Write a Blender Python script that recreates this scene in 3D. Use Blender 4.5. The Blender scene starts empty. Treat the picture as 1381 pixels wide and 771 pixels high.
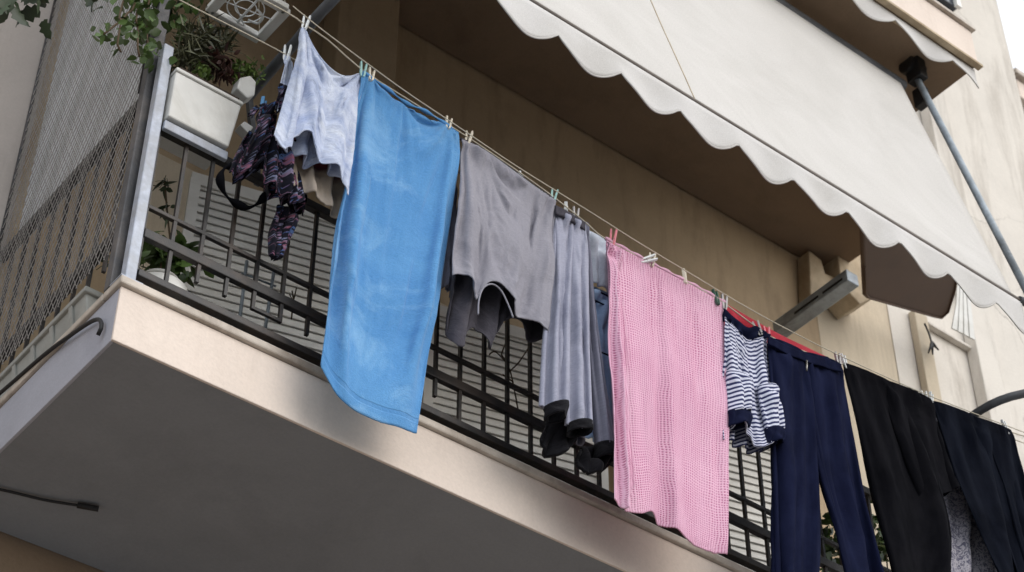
import bpy, bmesh, math, random
import numpy as np
from mathutils import Vector, Matrix, noise
R = math.radians
random.seed(7)
S = bpy.context.scene
COL = S.collection

# ------------------------------------------------------------------ camera
PITCH = math.atan2(2300, 2655)
HEAD = math.atan2(4400, 3512)          # from the facade (+X) towards the building (+Y)
CAM = np.array([-1.91802106, -4.3291389, -4.00246818])
cam = bpy.data.objects.new('camera', bpy.data.cameras.new('camera'))
COL.objects.link(cam)
S.camera = cam
cam.location = CAM
cam.rotation_euler = (math.pi/2 + PITCH, 0, math.atan2(math.cos(HEAD), math.sin(HEAD)) - math.pi/2)
h = np.array([math.cos(HEAD), math.sin(HEAD), 0])
# the facade runs to the right of the heading
h = np.array([3512, 4400, 0.])/math.hypot(3512, 4400)
rt = np.array([h[1], -h[0], 0]); zz = np.array([0, 0, 1.])
cam.rotation_euler = (math.pi/2 + PITCH, 0, math.atan2(h[1], h[0]) - math.pi/2)
cam.data.sensor_width = 36
cam.data.lens = 2655/1381*36
cam.data.clip_start = 0.1
cam.data.clip_end = 500
cam.data.dof.use_dof = True
cam.data.dof.focus_distance = 6.6
cam.data.dof.aperture_fstop = 5.6
fwv = math.cos(PITCH)*h + math.sin(PITCH)*zz
upv = -math.sin(PITCH)*h + math.cos(PITCH)*zz
def ray(px, py): return fwv + rt*(px-690.5)/2655 - upv*(py-385.5)/2655
def PY(px, py, Y):
    d = ray(px, py); return CAM + d*(Y-CAM[1])/d[1]
def PX(px, py, X):
    d = ray(px, py); return CAM + d*(X-CAM[0])/d[0]
def PZ(px, py, Z):
    d = ray(px, py); return CAM + d*(Z-CAM[2])/d[2]

# ------------------------------------------------------------------ light
W = bpy.data.worlds.new('World'); S.world = W; W.use_nodes = True
nt = W.node_tree
bg = nt.nodes['Background']
sky = nt.nodes.new('ShaderNodeTexSky')
sky.sky_type = 'NISHITA'; sky.sun_disc = False
SUN_EL, SUN_AZ = R(34), R(290)          # azimuth: direction TO the sun, measured from +X
sky.sun_elevation = SUN_EL
sky.sun_rotation = math.pi/2 - SUN_AZ
sky.altitude = 100; sky.air_density = 1.0; sky.dust_density = 1.5; sky.ozone_density = 1.0
veil = nt.nodes.new('ShaderNodeMix'); veil.data_type = 'RGBA'                # thin even cloud over the sky
veil.inputs[0].default_value = .72; veil.inputs[7].default_value = (5.8, 6.0, 6.2, 1)
nt.links.new(sky.outputs[0], veil.inputs[6]); nt.links.new(veil.outputs[2], bg.inputs[0])
bg.inputs[1].default_value = 0.15
sun = bpy.data.objects.new('sun', bpy.data.lights.new('sun', 'SUN'))
COL.objects.link(sun)
sun.data.energy = .72; sun.data.angle = R(65); sun.data.color = (1, .955, .90)
sdir = Vector((math.cos(SUN_EL)*math.cos(SUN_AZ), math.cos(SUN_EL)*math.sin(SUN_AZ), math.sin(SUN_EL)))
sun.rotation_euler = sdir.to_track_quat('Z', 'Y').to_euler()
sun.location = (-2, -6, 9)
vs = S.view_settings
vs.view_transform = 'Standard'; vs.look = 'None'; vs.gamma = 1; vs.use_curve_mapping = False
vs.exposure = 0.84
S.render.engine = 'CYCLES'
S.cycles.max_bounces = 6; S.cycles.diffuse_bounces = 4

# ------------------------------------------------------------------ materials
def srgb(r, g, b):
    f = lambda c: (c/255/12.92 if c/255 <= .04045 else ((c/255+.055)/1.055)**2.4)
    return (f(r), f(g), f(b))
class NT:
    def __init__(s, name):
        s.m = bpy.data.materials.new(name); s.m.use_nodes = True
        s.t = s.m.node_tree; s.b = s.t.nodes['Principled BSDF']
    def n(s, typ, **kw):
        o = s.t.nodes.new(typ)
        for k, v in kw.items():
            if k.startswith('i_'): o.inputs[k[2:].replace('_', ' ')].default_value = v
            else: setattr(o, k, v)
        return o
    def l(s, a, b): s.t.links.new(a, b)
def ramp(N, src, stops):
    r = N.n('ShaderNodeValToRGB')
    e = r.color_ramp.elements
    while len(e) < len(stops): e.new(.5)
    for k, (p, c) in enumerate(stops):
        e[k].position = p; e[k].color = (*c, 1) if len(c) == 3 else c
    N.l(src, r.inputs[0]); return r
def coord(N, kind='Object', scale=(1, 1, 1), rot=(0, 0, 0)):
    c = N.n('ShaderNodeTexCoord'); m = N.n('ShaderNodeMapping')
    m.inputs['Scale'].default_value = scale; m.inputs['Rotation'].default_value = rot
    N.l(c.outputs[kind], m.inputs[0]); return m.outputs[0]
def noise_t(N, vec, scale, detail=5, rough=.6, dist=0):
    t = N.n('ShaderNodeTexNoise'); t.inputs['Scale'].default_value = scale
    t.inputs['Detail'].default_value = detail; t.inputs['Roughness'].default_value = rough
    t.inputs['Distortion'].default_value = dist
    N.l(vec, t.inputs[0]); return t
def mixc(N, fac, a, b, mode='MIX'):
    m = N.n('ShaderNodeMix', data_type='RGBA', blend_type=mode)
    for s, v in ((0, fac), (6, a), (7, b)):
        if hasattr(v, 'is_output'): N.l(v, m.inputs[s])
        elif s == 0: m.inputs[0].default_value = v
        else: m.inputs[s].default_value = (*v, 1)
    return m.outputs[2]
def bump(N, hsock, strength, dist=.01, prev=None):
    b = N.n('ShaderNodeBump'); b.inputs['Strength'].default_value = strength
    b.inputs['Distance'].default_value = dist
    N.l(hsock, b.inputs['Height'])
    if prev is not None: N.l(prev, b.inputs['Normal'])
    return b.outputs[0]
def scale_c(c, k): return tuple(min(1, x*k) for x in c)

def plain(name, c, rough=.6, metal=0, var=.25, scale=8, bmp=.15, dist=.004, dirt=None):
    N = NT(name); v = coord(N)
    t = noise_t(N, v, scale, 6, .65)
    r = ramp(N, t.outputs[0], [(.3, scale_c(c, 1-var)), (.7, scale_c(c, 1+var*.4))])
    out = r.outputs[0]
    if dirt:
        t2 = noise_t(N, v, scale*.37, 7, .7, .6)
        r2 = ramp(N, t2.outputs[0], [(.45, (0, 0, 0)), (.72, (1, 1, 1))])
        out = mixc(N, r2.outputs[0], out, dirt)
    N.l(out, N.b.inputs['Base Color'])
    N.b.inputs['Roughness'].default_value = rough; N.b.inputs['Metallic'].default_value = metal
    if bmp: N.l(bump(N, noise_t(N, v, scale*6, 4).outputs[0], bmp, dist), N.b.inputs['Normal'])
    return N.m
def plaster(name, c, stain, amount=.5, streak=True, scale=1.0, crack=0):
    """painted render with vertical rain streaks, patches and fine grain"""
    N = NT(name); v = coord(N)
    vs_ = coord(N, scale=(3.2*scale, 3.2*scale, .55*scale))
    big = noise_t(N, v, 1.6*scale, 8, .68, .3)
    base = ramp(N, big.outputs[0], [(.32, scale_c(c, .86)), (.6, c), (.8, scale_c(c, 1.06))]).outputs[0]
    st = noise_t(N, vs_ if streak else v, 2.2, 8, .7, .4)
    k = ramp(N, st.outputs[0], [(.5, (0, 0, 0)), (.74, (amount,)*3)])
    out = mixc(N, k.outputs[0], base, stain)
    fine = noise_t(N, v, 60, 3)
    dv = N.n('ShaderNodeMix', data_type='VECTOR'); dv.inputs[0].default_value = .12
    N.l(v, dv.inputs[4]); N.l(noise_t(N, v, 3.5, 6, .7).outputs['Color'], dv.inputs[5])
    vo = N.n('ShaderNodeTexVoronoi', feature='DISTANCE_TO_EDGE'); vo.inputs['Scale'].default_value = 1.1; N.l(dv.outputs[1], vo.inputs[0])
    ck = ramp(N, vo.outputs[0], [(0, (1, 1, 1)), (.006, (0, 0, 0))])
    km = ramp(N, noise_t(N, v, 1.3, 3).outputs[0], [(.5, (0, 0, 0)), (.62, (crack,)*3)])
    mu = N.n('ShaderNodeMath', operation='MULTIPLY'); N.l(ck.outputs[0], mu.inputs[0]); N.l(km.outputs[0], mu.inputs[1])
    out = mixc(N, mu.outputs[0], out, scale_c(stain, .5))
    out = mixc(N, .10, out, ramp(N, noise_t(N, v, 90, 2).outputs[0], [(.3, scale_c(c, .6)), (.7, scale_c(c, 1.2))]).outputs[0])
    N.l(out, N.b.inputs['Base Color']); N.b.inputs['Roughness'].default_value = .95; N.b.inputs['Specular IOR Level'].default_value = .12
    n1 = bump(N, fine.outputs[0], .25, .004)
    N.l(bump(N, big.outputs[0], .3, .02, n1), N.b.inputs['Normal'])
    return N.m
def cloth_m(name, c, c2=None, var=.2, wr=.35, weave=420, rough=.97, sheen=.06, wscale=9, wdist=.012, patch=3.0, alpha=None):
    """woven cloth: colour mottling, small crumple wrinkles and a thread weave, all in the cloth's own UV metres"""
    N = NT(name); v = coord(N, 'UV')
    big = noise_t(N, v, patch, 6, .7, .5)
    c2 = c2 or scale_c(c, 1-var)
    col = ramp(N, big.outputs[0], [(.3, c2), (.68, c)]).outputs[0]
    sp = noise_t(N, v, 160, 2)
    col = mixc(N, .22, col, ramp(N, sp.outputs[0], [(.3, scale_c(c, .55)), (.7, scale_c(c, 1.2))]).outputs[0])
    N.l(col, N.b.inputs['Base Color']); N.b.inputs['Roughness'].default_value = rough
    N.b.inputs['Sheen Weight'].default_value = sheen; N.b.inputs['Specular IOR Level'].default_value = .05
    w = noise_t(N, v, wscale, 5, .55, 1.2)
    n1 = bump(N, w.outputs[0], wr, wdist)
    th = N.n('ShaderNodeTexNoise'); th.inputs['Scale'].default_value = weave; N.l(v, th.inputs[0])
    n2 = bump(N, th.outputs[0], .2, .002, n1)
    N.l(n2, N.b.inputs['Normal'])
    return N

M = {}
M['wall'] = plaster('cream wall plaster', srgb(204, 190, 168), srgb(150, 136, 118), .5)
M['wall_shaded'] = plaster('shaded recess plaster', srgb(182, 161, 133), srgb(128, 111, 92), .6)  # wall plaster toned darker: shade of the recess put into the colour
M['wall_side'] = plaster('pinkish grey plaster', srgb(190, 180, 172), srgb(150, 140, 132), .5)
M['wall_old'] = plaster('weathered pale plaster', srgb(216, 209, 199), srgb(146, 136, 124), .75, True, .6, .5)
M['fascia'] = plaster('painted slab edge', srgb(228, 213, 200), srgb(176, 160, 146), .25, True, .8)
M['fascia_shaded'] = plaster('shaded slab edge', srgb(176, 176, 184), srgb(128, 126, 140), .5, False)  # slab edge away from the sun: bluish shade put into the colour
M['soffit'] = plaster('grey painted soffit', srgb(142, 144, 147), srgb(122, 123, 125), .5, False)
M['soffit_brown'] = plaster('brown ceiling paint and wall shade', srgb(142, 122, 102), srgb(108, 92, 76), .5, False)
M['marble'] = plain('marble edge', srgb(196, 184, 170), .5, 0, .25, 10, .1, dirt=srgb(140, 126, 112))
M['black_iron'] = plain('black painted iron', srgb(34, 32, 32), .45, 0, .5, 20, .3, dirt=srgb(62, 50, 42))
M['grey_iron'] = plain('grey iron post', srgb(78, 78, 80), .5, .2, .4, 14, .3, dirt=srgb(110, 104, 100))
M['alu'] = plain('aluminium post', srgb(178, 184, 196), .45, .1, .3, 16, .15, dirt=srgb(150, 150, 152))
M['galv'] = plain('galvanised tube', srgb(160, 170, 178), .42, .1, .3, 12, .15, dirt=srgb(96, 98, 100))
M['tube_dark'] = plain('weathered dark tube', srgb(96, 98, 102), .5, .1, .35, 9, .2, dirt=srgb(62, 60, 58))
M['white_plastic'] = plain('white plastic', srgb(214, 212, 206), .45, 0, .12, 7, .08, dirt=srgb(180, 176, 166))
M['grey_plastic'] = plain('dirty grey plastic', srgb(166, 166, 160), .55, 0, .2, 7, .1, dirt=srgb(120, 118, 110))
M['shutter'] = plain('white louvre paint', srgb(232, 230, 224), .6, 0, .14, 6, .05, dirt=srgb(206, 202, 194))
M['screen'] = plain('grey screen sheet', srgb(206, 206, 206), .8, 0, .2, 3, .1, dirt=srgb(176, 175, 174))
M['wire'] = plain('mesh wire', srgb(160, 154, 148), .5, .3, .35, 30, 0)
M['line'] = plain('line cord', srgb(196, 186, 166), .8, 0, .2, 40, .1)
M['wood_peg'] = plain('pale wooden peg', srgb(226, 216, 196), .7, 0, .15, 30, .1)
M['white_peg'] = plain('white plastic peg', srgb(226, 228, 226), .4, 0, .08, 30, 0)
M['mint_peg'] = plain('mint plastic peg', srgb(158, 196, 190), .4, 0, .1, 30, 0)
M['pink_peg'] = plain('pink plastic peg', srgb(226, 130, 140), .4, 0, .1, 30, 0)
M['green_peg'] = plain('green plastic peg', srgb(60, 96, 78), .4, 0, .1, 30, 0)
M['blue_peg'] = plain('blue plastic peg', srgb(66, 124, 168), .4, 0, .1, 30, 0)
M['grey_peg'] = plain('grey plastic peg', srgb(176, 172, 170), .4, 0, .1, 30, 0)
M['steel'] = plain('spring steel', srgb(150, 146, 140), .35, .8, .2, 60, 0)
M['bar_brown'] = plain('dull brown bar', srgb(116, 106, 98), .6, 0, .3, 12, .1)
M['rubber'] = plain('black rubber', srgb(26, 25, 26), .6, 0, .3, 20, .1)
M['hood'] = plain('brown sheet', srgb(78, 54, 34), .7, 0, .2, 3, .1)
M['concrete'] = plain('cast concrete', srgb(198, 180, 152), .9, 0, .25, 7, .4, dirt=srgb(150, 128, 100))
M['glass_dark'] = plain('dark window pane', srgb(38, 46, 58), .12, 0, .2, 2, 0)
M['soil'] = plain('potting soil', srgb(58, 44, 34), .95, 0, .4, 30, .6)
M['bark'] = plain('stem', srgb(86, 70, 50), .9, 0, .3, 20, .3)
def leaf_m(name, c, var=.45):
    N = NT(name)
    o = N.n('ShaderNodeNewGeometry')
    r = ramp(N, o.outputs['Random Per Island'], [(0, scale_c(c, 1-var)), (.6, c), (1, scale_c(c, 1.5))])
    N.l(r.outputs[0], N.b.inputs['Base Color']); N.b.inputs['Roughness'].default_value = .5
    return N.m
M['leaf'] = leaf_m('vine leaf', (.06, .105, .02))
M['leaf_dark'] = leaf_m('dark leaf', (.035, .055, .02))
M['leaf_bright'] = leaf_m('bright succulent leaf', (.11, .17, .03))
M['leaf_red'] = leaf_m('red brown leaf', (.055, .018, .012))
M['leaf_grass'] = leaf_m('dry grass leaf', (.075, .075, .035))
M['asphalt'] = plain('asphalt', (.055, .055, .055), .9, 0, .3, 3, .3)
M['pave'] = plain('pavement slab', (.30, .295, .29), .9, 0, .25, 2, .3)

# ------------------------------------------------------------------ object helpers
def tag(o, label=None, cat=None, group=None, kind=None):
    if label: o['label'] = label
    if cat: o['category'] = cat
    if group: o['group'] = group
    if kind: o['kind'] = kind
    return o
def thing(name, loc, label, cat, group=None):
    o = bpy.data.objects.new(name, None); COL.objects.link(o)
    o.location = loc; o.empty_display_size = .1
    PEND.append(o)
    return tag(o, label, cat, group)
PEND = []
class MB:
    """collects shapes in world coordinates and links them as ONE mesh object"""
    def __init__(s): s.v = []; s.f = []; s.uv = {}; s.sm = set()
    def add(s, vs, fs, smooth=False):
        k = len(s.v); s.v += [tuple(map(float, p)) for p in vs]
        for f in fs:
            if smooth: s.sm.add(len(s.f))
            s.f.append(tuple(i+k for i in f))
        return s
    def box(s, a, b):
        (x0, y0, z0), (x1, y1, z1) = a, b
        s.add([(x0, y0, z0), (x1, y0, z0), (x1, y1, z0), (x0, y1, z0), (x0, y0, z1), (x1, y0, z1), (x1, y1, z1), (x0, y1, z1)],
              [(0, 3, 2, 1), (4, 5, 6, 7), (0, 1, 5, 4), (1, 2, 6, 5), (2, 3, 7, 6), (3, 0, 4, 7)]); return s
    def obox(s, c, ax, ay, az):
        c = np.array(c, float); ax, ay, az = (np.array(q, float)/2 for q in (ax, ay, az))
        vs = [c+sx*ax+sy*ay+sz*az for sz in (-1, 1) for (sx, sy) in ((-1, -1), (1, -1), (1, 1), (-1, 1))]
        s.add(vs, [(0, 3, 2, 1), (4, 5, 6, 7), (0, 1, 5, 4), (1, 2, 6, 5), (2, 3, 7, 6), (3, 0, 4, 7)]); return s
    def bar(s, p, q, w, hgt=None, upd=(0, 0, 1)):
        p, q = np.array(p, float), np.array(q, float); d = q-p; L = np.linalg.norm(d); d /= L
        u = np.array(upd, float); u -= d*(u@d)
        if np.linalg.norm(u) < 1e-4: u = np.array([1., 0, 0])-d*d[0]
        u /= np.linalg.norm(u); w2 = np.cross(d, u)
        return s.obox((p+q)/2, d*L, w2*w, u*(hgt or w))
    def tube(s, pts, r, n=8, closed=False, cap=True):
        pts = [np.array(p, float) for p in pts]; m = len(pts)
        rs = r if hasattr(r, '__len__') else [r]*m
        rings = []; u = None
        for i in range(m):
            a = pts[(i-1) % m] if closed or i > 0 else pts[i]
            b = pts[(i+1) % m] if closed or i < m-1 else pts[i]
            d = b-a; d /= max(np.linalg.norm(d), 1e-9)
            if u is None:
                u = np.cross(d, (0, 0, 1.)) if abs(d[2]) < .9 else np.cross(d, (1., 0, 0))
            u = u-d*(u@d); u /= np.linalg.norm(u); w = np.cross(d, u)
            rings.append([pts[i]+rs[i]*(math.cos(2*math.pi*k/n)*u+math.sin(2*math.pi*k/n)*w) for k in range(n)])
        fs = []
        for i in range(m if closed else m-1):
            j = (i+1) % m
            for k in range(n): fs.append((i*n+k, i*n+(k+1) % n, j*n+(k+1) % n, j*n+k))
        s.add([p for q in rings for p in q], fs, True)
        if cap and not closed:
            k = len(s.v)-m*n
            s.f.append(tuple(k+i for i in range(n))[::-1]); s.f.append(tuple(k+(m-1)*n+i for i in range(n)))
        return s
    def prism(s, poly, off):
        n = len(poly); off = np.array(off, float)
        vs = [np.array(p, float) for p in poly]; vs += [p+off for p in vs]
        fs = [tuple(range(n))[::-1], tuple(range(n, 2*n))]+[(i, (i+1) % n, n+(i+1) % n, n+i) for i in range(n)]
        return s.add(vs, fs)
    def lathe(s, c, prof, n=20):
        vs = [(c[0]+r*math.cos(2*math.pi*k/n), c[1]+r*math.sin(2*math.pi*k/n), c[2]+z) for (r, z) in prof for k in range(n)]
        fs = [(i*n+k, i*n+(k+1) % n, (i+1)*n+(k+1) % n, (i+1)*n+k) for i in range(len(prof)-1) for k in range(n)]
        s.add(vs, fs, True); return s
    def build(s, name, mat, parent=None, bev=0, solid=0, fix=True):
        me = bpy.data.meshes.new(name)
        root = None; p = parent
        off = Vector((0, 0, 0))
        while p is not None:
            off += Vector(p.location); p = p.parent
        vs = [Vector(v)-off for v in s.v]
        me.from_pydata(vs, [], s.f)
        for i in s.sm: me.polygons[i].use_smooth = True
        if s.uv:
            ul = me.uv_layers.new(name='UVMap')
            for lp in me.loops: ul.data[lp.index].uv = s.uv.get(lp.vertex_index, (0, 0))
        if fix and not s.uv:
            bm = bmesh.new(); bm.from_mesh(me); bmesh.ops.recalc_face_normals(bm, faces=bm.faces); bm.to_mesh(me); bm.free()
        me.materials.append(mat)
        o = bpy.data.objects.new(name, me); COL.objects.link(o); o.parent = parent
        if bev:
            b = o.modifiers.new('bevel', 'BEVEL'); b.width = bev; b.segments = 2; b.limit_method = 'ANGLE'
        if solid:
            b = o.modifiers.new('solid', 'SOLIDIFY'); b.thickness = solid; b.offset = 0
        return o

def resample(pts, n, smooth=True):
    """points along a polyline by index parameter, Catmull-Rom"""
    P = np.array(pts, float); m = len(P)
    seg = np.r_[0, np.cumsum(np.linalg.norm(np.diff(P, axis=0), axis=1))]; seg /= seg[-1]
    out = []
    for t in np.linspace(0, 1, n):
        i = min(np.searchsorted(seg, t, 'right')-1, m-2); i = max(i, 0)
        a = (t-seg[i])/max(seg[i+1]-seg[i], 1e-9)
        if not smooth or m < 3: out.append(P[i]*(1-a)+P[i+1]*a); continue
        p0, p1, p2, p3 = P[max(i-1, 0)], P[i], P[i+1], P[min(i+2, m-1)]
        out.append(.5*((2*p1)+(-p0+p2)*a+(2*p0-5*p1+4*p2-p3)*a*a+(-p0+3*p1-3*p2+p3)*a**3))
    return np.array(out)
def coons(T, B, Lf, Rg, nu, nv):
    T, B = resample(T, nu), resample(B, nu); Lf, Rg = resample(Lf, nv), resample(Rg, nv)
    u = np.linspace(0, 1, nu)[None, :, None]; v = np.linspace(0, 1, nv)[:, None, None]
    g = (1-v)*T[None]+v*B[None]+(1-u)*Lf[:, None]+u*Rg[:, None]
    g -= (1-u)*(1-v)*T[0]+u*(1-v)*T[-1]+(1-u)*v*B[0]+u*v*B[-1]
    return g
def fold_field(nu, nv, Wd, H, seed, pegs=(0., 1.), fan=.02, swag=.015, vert=.02, nvert=3.5, crump=.004, keep=.05, hemflat=0):
    """how far each point of a hanging cloth stands out from its plane: fans below the pegs, swags between them,
    long vertical folds that deepen downwards, small crumples"""
    rs = np.random.RandomState(seed)
    U, V = np.meshgrid(np.linspace(0, 1, nu), np.linspace(0, 1, nv))
    D = np.zeros_like(U)
    for p in pegs:
        dx = (U-p)*Wd; dz = V*H+.012
        r = np.hypot(dx, dz); th = np.arctan2(dx, dz)
        D += fan*np.sin(th*rs.uniform(7, 10)+rs.uniform(0, 6))*np.exp(-r/.35)*(1-np.exp(-r/.04))
    ps = sorted(pegs)
    for a, b in zip(ps[:-1], ps[1:]):
        w = (b-a)*Wd; t = np.clip((U-a)/(b-a), 0, 1); inside = np.sin(math.pi*t)**.8*((U >= a) & (U <= b))
        c = (1-(2*t-1)**2)*w*.55
        for lam, am, ph in ((.16, 1., 0.), (.09, .45, 1.3)):
            D += swag*am*np.cos(2*math.pi*(V*H-c)/lam+ph)*np.exp(-V*H/(.45*w+.12))*inside
    warp = .05*np.sin(V*H*4+rs.uniform(0, 6))+.03*np.sin(V*H*9+rs.uniform(0, 6))
    for k in range(3):
        n = nvert*(1, 1.73, 2.6)[k]; am = (1, .5, .25)[k]
        D += vert*am*np.sin(2*math.pi*(n*(U+warp*(1-.3*k))+rs.uniform()))*np.clip((V+.12)/.7, .15, 1)
    for sc, am, st in ((6, 1.5, .5), (11, 1.5, .22), (19, 1.0, .3), (30, .5, .5), (50, .25, .7)):
        ox, oy = rs.uniform(0, 50, 2); sl = rs.uniform(-.5, .5)
        for j in range(nv):
            for i in range(nu):
                a_, b_ = U[j, i]*Wd*sc, V[j, i]*H*sc
                q = noise.noise(Vector((a_+sl*b_*.4+ox, b_*st+oy, seed)))
                mk = max(0, .35+1.3*noise.noise(Vector((a_*.35+oy, b_*.3+ox, seed+5))))
                D[j, i] += crump*am*(.45*q+.9*mk*((1-min(1, abs(q)*2.4))**2))
    D *= np.clip(V*H/keep, 0.0, 1)*.98+.02
    D *= 1-.65*np.exp(-np.minimum(U, 1-U)*Wd/.03)*(V > .5)*np.clip(V*2-1, 0, 1)
    if hemflat: t_ = np.clip((V-.62)/.38, 0, 1); D *= 1-hemflat*t_*t_*(3-2*t_)
    return D
def sheet(name, mat, parent, T, B, Lf, Rg, y, nu=40, nv=60, seed=1, solid=.004, sim=None, **fk):
    """one hanging cloth; outline measured on its own plane y (may change down the cloth)"""
    g = coons(T, B, Lf, Rg, nu, nv)
    yb = (lambda u, v: y) if not callable(y) else y
    P = np.zeros((nv, nu, 3))
    for j in range(nv):
        for i in range(nu):
            P[j, i] = PY(g[j, i, 0], g[j, i, 1], yb(i/(nu-1), j/(nv-1)))
    Wd = np.linalg.norm(P[:, -1]-P[:, 0], axis=1).mean(); H = np.linalg.norm(P[-1]-P[0], axis=1).mean()
    D = fold_field(nu, nv, Wd, H, seed, **fk)
    P[:, :, 1] -= D
    m = MB(); m.add(P.reshape(-1, 3), [(j*nu+i, j*nu+i+1, (j+1)*nu+i+1, (j+1)*nu+i) for j in range(nv-1) for i in range(nu-1)], True)
    m.uv = {j*nu+i: (i/(nu-1)*Wd, -j/(nv-1)*H) for j in range(nv) for i in range(nu)}
    o = m.build(name, mat, parent, solid=0 if sim else solid)
    if sim: hang(o, nu, nv, solid=solid, **sim)
    return o
SIM = []
def hang(o, nu, nv, grow=.05, pins=None, solid=.004, bend=.4, mass=.25, tens=12, tube=False):
    """let the cloth settle under its own weight from where it is pinned (real drape, a few dozen steps)"""
    g_ = o.vertex_groups.new(name='pin')
    if pins is None: g_.add(list(range(nu)), 1, 'REPLACE')
    else:
        for a, b in pins: g_.add([i for i in range(nu) if a <= i/(nu-1) <= b], 1, 'REPLACE')
    c = o.modifiers.new('cloth', 'CLOTH'); q = c.settings
    q.vertex_group_mass = 'pin'; q.quality = 6; q.mass = mass; q.time_scale = 1
    q.tension_stiffness = q.compression_stiffness = tens; q.shear_stiffness = tens*.4; q.bending_stiffness = bend
    q.tension_damping = q.compression_damping = 8; q.shear_damping = 8; q.bending_damping = .8; q.air_damping = 4
    q.shrink_min = -grow; q.pin_stiffness = 1
    c.collision_settings.use_collision = False; c.collision_settings.use_self_collision = False
    c.point_cache.frame_start = 1; c.point_cache.frame_end = 60
    SIM.append((o, solid, nu, nv, tube, [Vector(v.co) for v in o.data.vertices]))
def settle(frames):
    for f in range(1, frames+1): S.frame_set(f)
    dg = bpy.context.evaluated_depsgraph_get()
    for o, solid, nu, nv, tube, rest in SIM:
        me = bpy.data.meshes.new_from_object(o.evaluated_get(dg)); me.name = o.name
        A = np.array([v.co for v in me.vertices]).reshape(nv, nu, 3); B = np.array(rest).reshape(nv, nu, 3)
        def sm(a, k=9):                                             # smooth the pull along an edge so folds stay
            w = np.ones(k)/k; p_ = np.pad(a, ((k//2, k//2), (0, 0)), 'edge')
            return np.stack([np.convolve(p_[:, c], w, 'valid') for c in range(3)], 1)
        if tube:
            h2 = nu//2; L_, R_ = sm(B[:, 0]-A[:, 0]), sm(B[:, h2]-A[:, h2])
            sv = np.array([(1-math.cos(2*math.pi*i/nu))/2 for i in range(nu)])[None, :, None]
            A = A+(1-sv)*L_[:, None]+sv*R_[:, None]
        else:
            L_, R_ = sm(B[:, 0]-A[:, 0]), sm(B[:, -1]-A[:, -1]); Bo = sm(B[-1]-A[-1], 5); Bo[0] = L_[-1]; Bo[-1] = R_[-1]
            u = np.linspace(0, 1, nu)[None, :, None]; v = np.linspace(0, 1, nv)[:, None, None]
            A = A+(1-u)*L_[:, None]+u*R_[:, None]+v**1.5*(Bo[None]-(1-u)*L_[-1]-u*R_[-1])
        for k, p in enumerate(A.reshape(-1, 3)): me.vertices[k].co = p
        o.modifiers.clear(); o.vertex_groups.clear(); o.data = me
        b = o.modifiers.new('solid', 'SOLIDIFY'); b.thickness = solid; b.offset = 0
    S.frame_set(1)
def sleeve(name, mat, parent, Lf, Rg, y, depth, nu=44, nv=44, seed=1, solid=.004, sim=None, **fk):
    """a tube of cloth (body, leg, sleeve, cuff) between its left and right outlines, open at the lower end"""
    Lr, Rr = resample(Lf, nv), resample(Rg, nv)
    yb = (lambda v: y) if not callable(y) else y
    dp = depth if callable(depth) else (lambda v: depth)
    half = nu//2
    kw = dict(fan=.01, swag=.006, vert=.008, nvert=2.5, crump=.003); kw.update(fk)
    a0 = PY(*((Lr[0]+Rr[0])/2), yb(0)); a1 = PY(*((Lr[-1]+Rr[-1])/2), yb(1)); H = np.linalg.norm(a1-a0)
    Wd = np.mean([np.linalg.norm(PY(*Rr[j], yb(0))-PY(*Lr[j], yb(0))) for j in range(0, nv, 5)])
    Df = fold_field(half+1, nv, Wd, H, seed, **kw); Db = fold_field(half+1, nv, Wd, H, seed+9, **kw)
    vsx = []
    for j in range(nv):
        v = j/(nv-1)
        for i in range(nu):
            th = 2*math.pi*i/nu; s = (1-math.cos(th))/2
            px = Lr[j]*(1-s)+Rr[j]*s
            p = PY(px[0], px[1], yb(v))
            d = dp(v)
            front = i <= half
            k = i if front else nu-i
            F = (Df if front else Db)[j, min(k, half)]*abs(math.sin(th))**.5
            p[1] += -d*math.sin(th)-F
            vsx.append(p)
    m = MB()
    m.add(vsx, [(j*nu+i, j*nu+(i+1) % nu, (j+1)*nu+(i+1) % nu, (j+1)*nu+i) for j in range(nv-1) for i in range(nu)], True)
    m.uv = {j*nu+i: (min(i, nu-i)/half*Wd, -j/(nv-1)*H) for j in range(nv) for i in range(nu)}
    o = m.build(name, mat, parent, solid=0 if sim else solid)
    if sim: hang(o, nu, nv, solid=solid, tube=True, **sim)
    return o

# ------------------------------------------------------------------ ground and street
WALL_Y, CEIL = 1.15, 3.40
def sheetplane(name, x0, x1, y0, y1, z, mat):
    m = MB(); m.add([(x0, y0, z), (x1, y0, z), (x1, y1, z), (x0, y1, z)], [(0, 1, 2, 3)])
    return tag(m.build(name, mat), kind='structure')
sheetplane('ground', -150, 150, -150, 150, -5.75, M['asphalt'])
pv = MB().box((-60, -4.2, -5.745), (60, 1.15, -5.6)); tag(pv.build('pavement', M['pave'], bev=.02), kind='structure')

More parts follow.
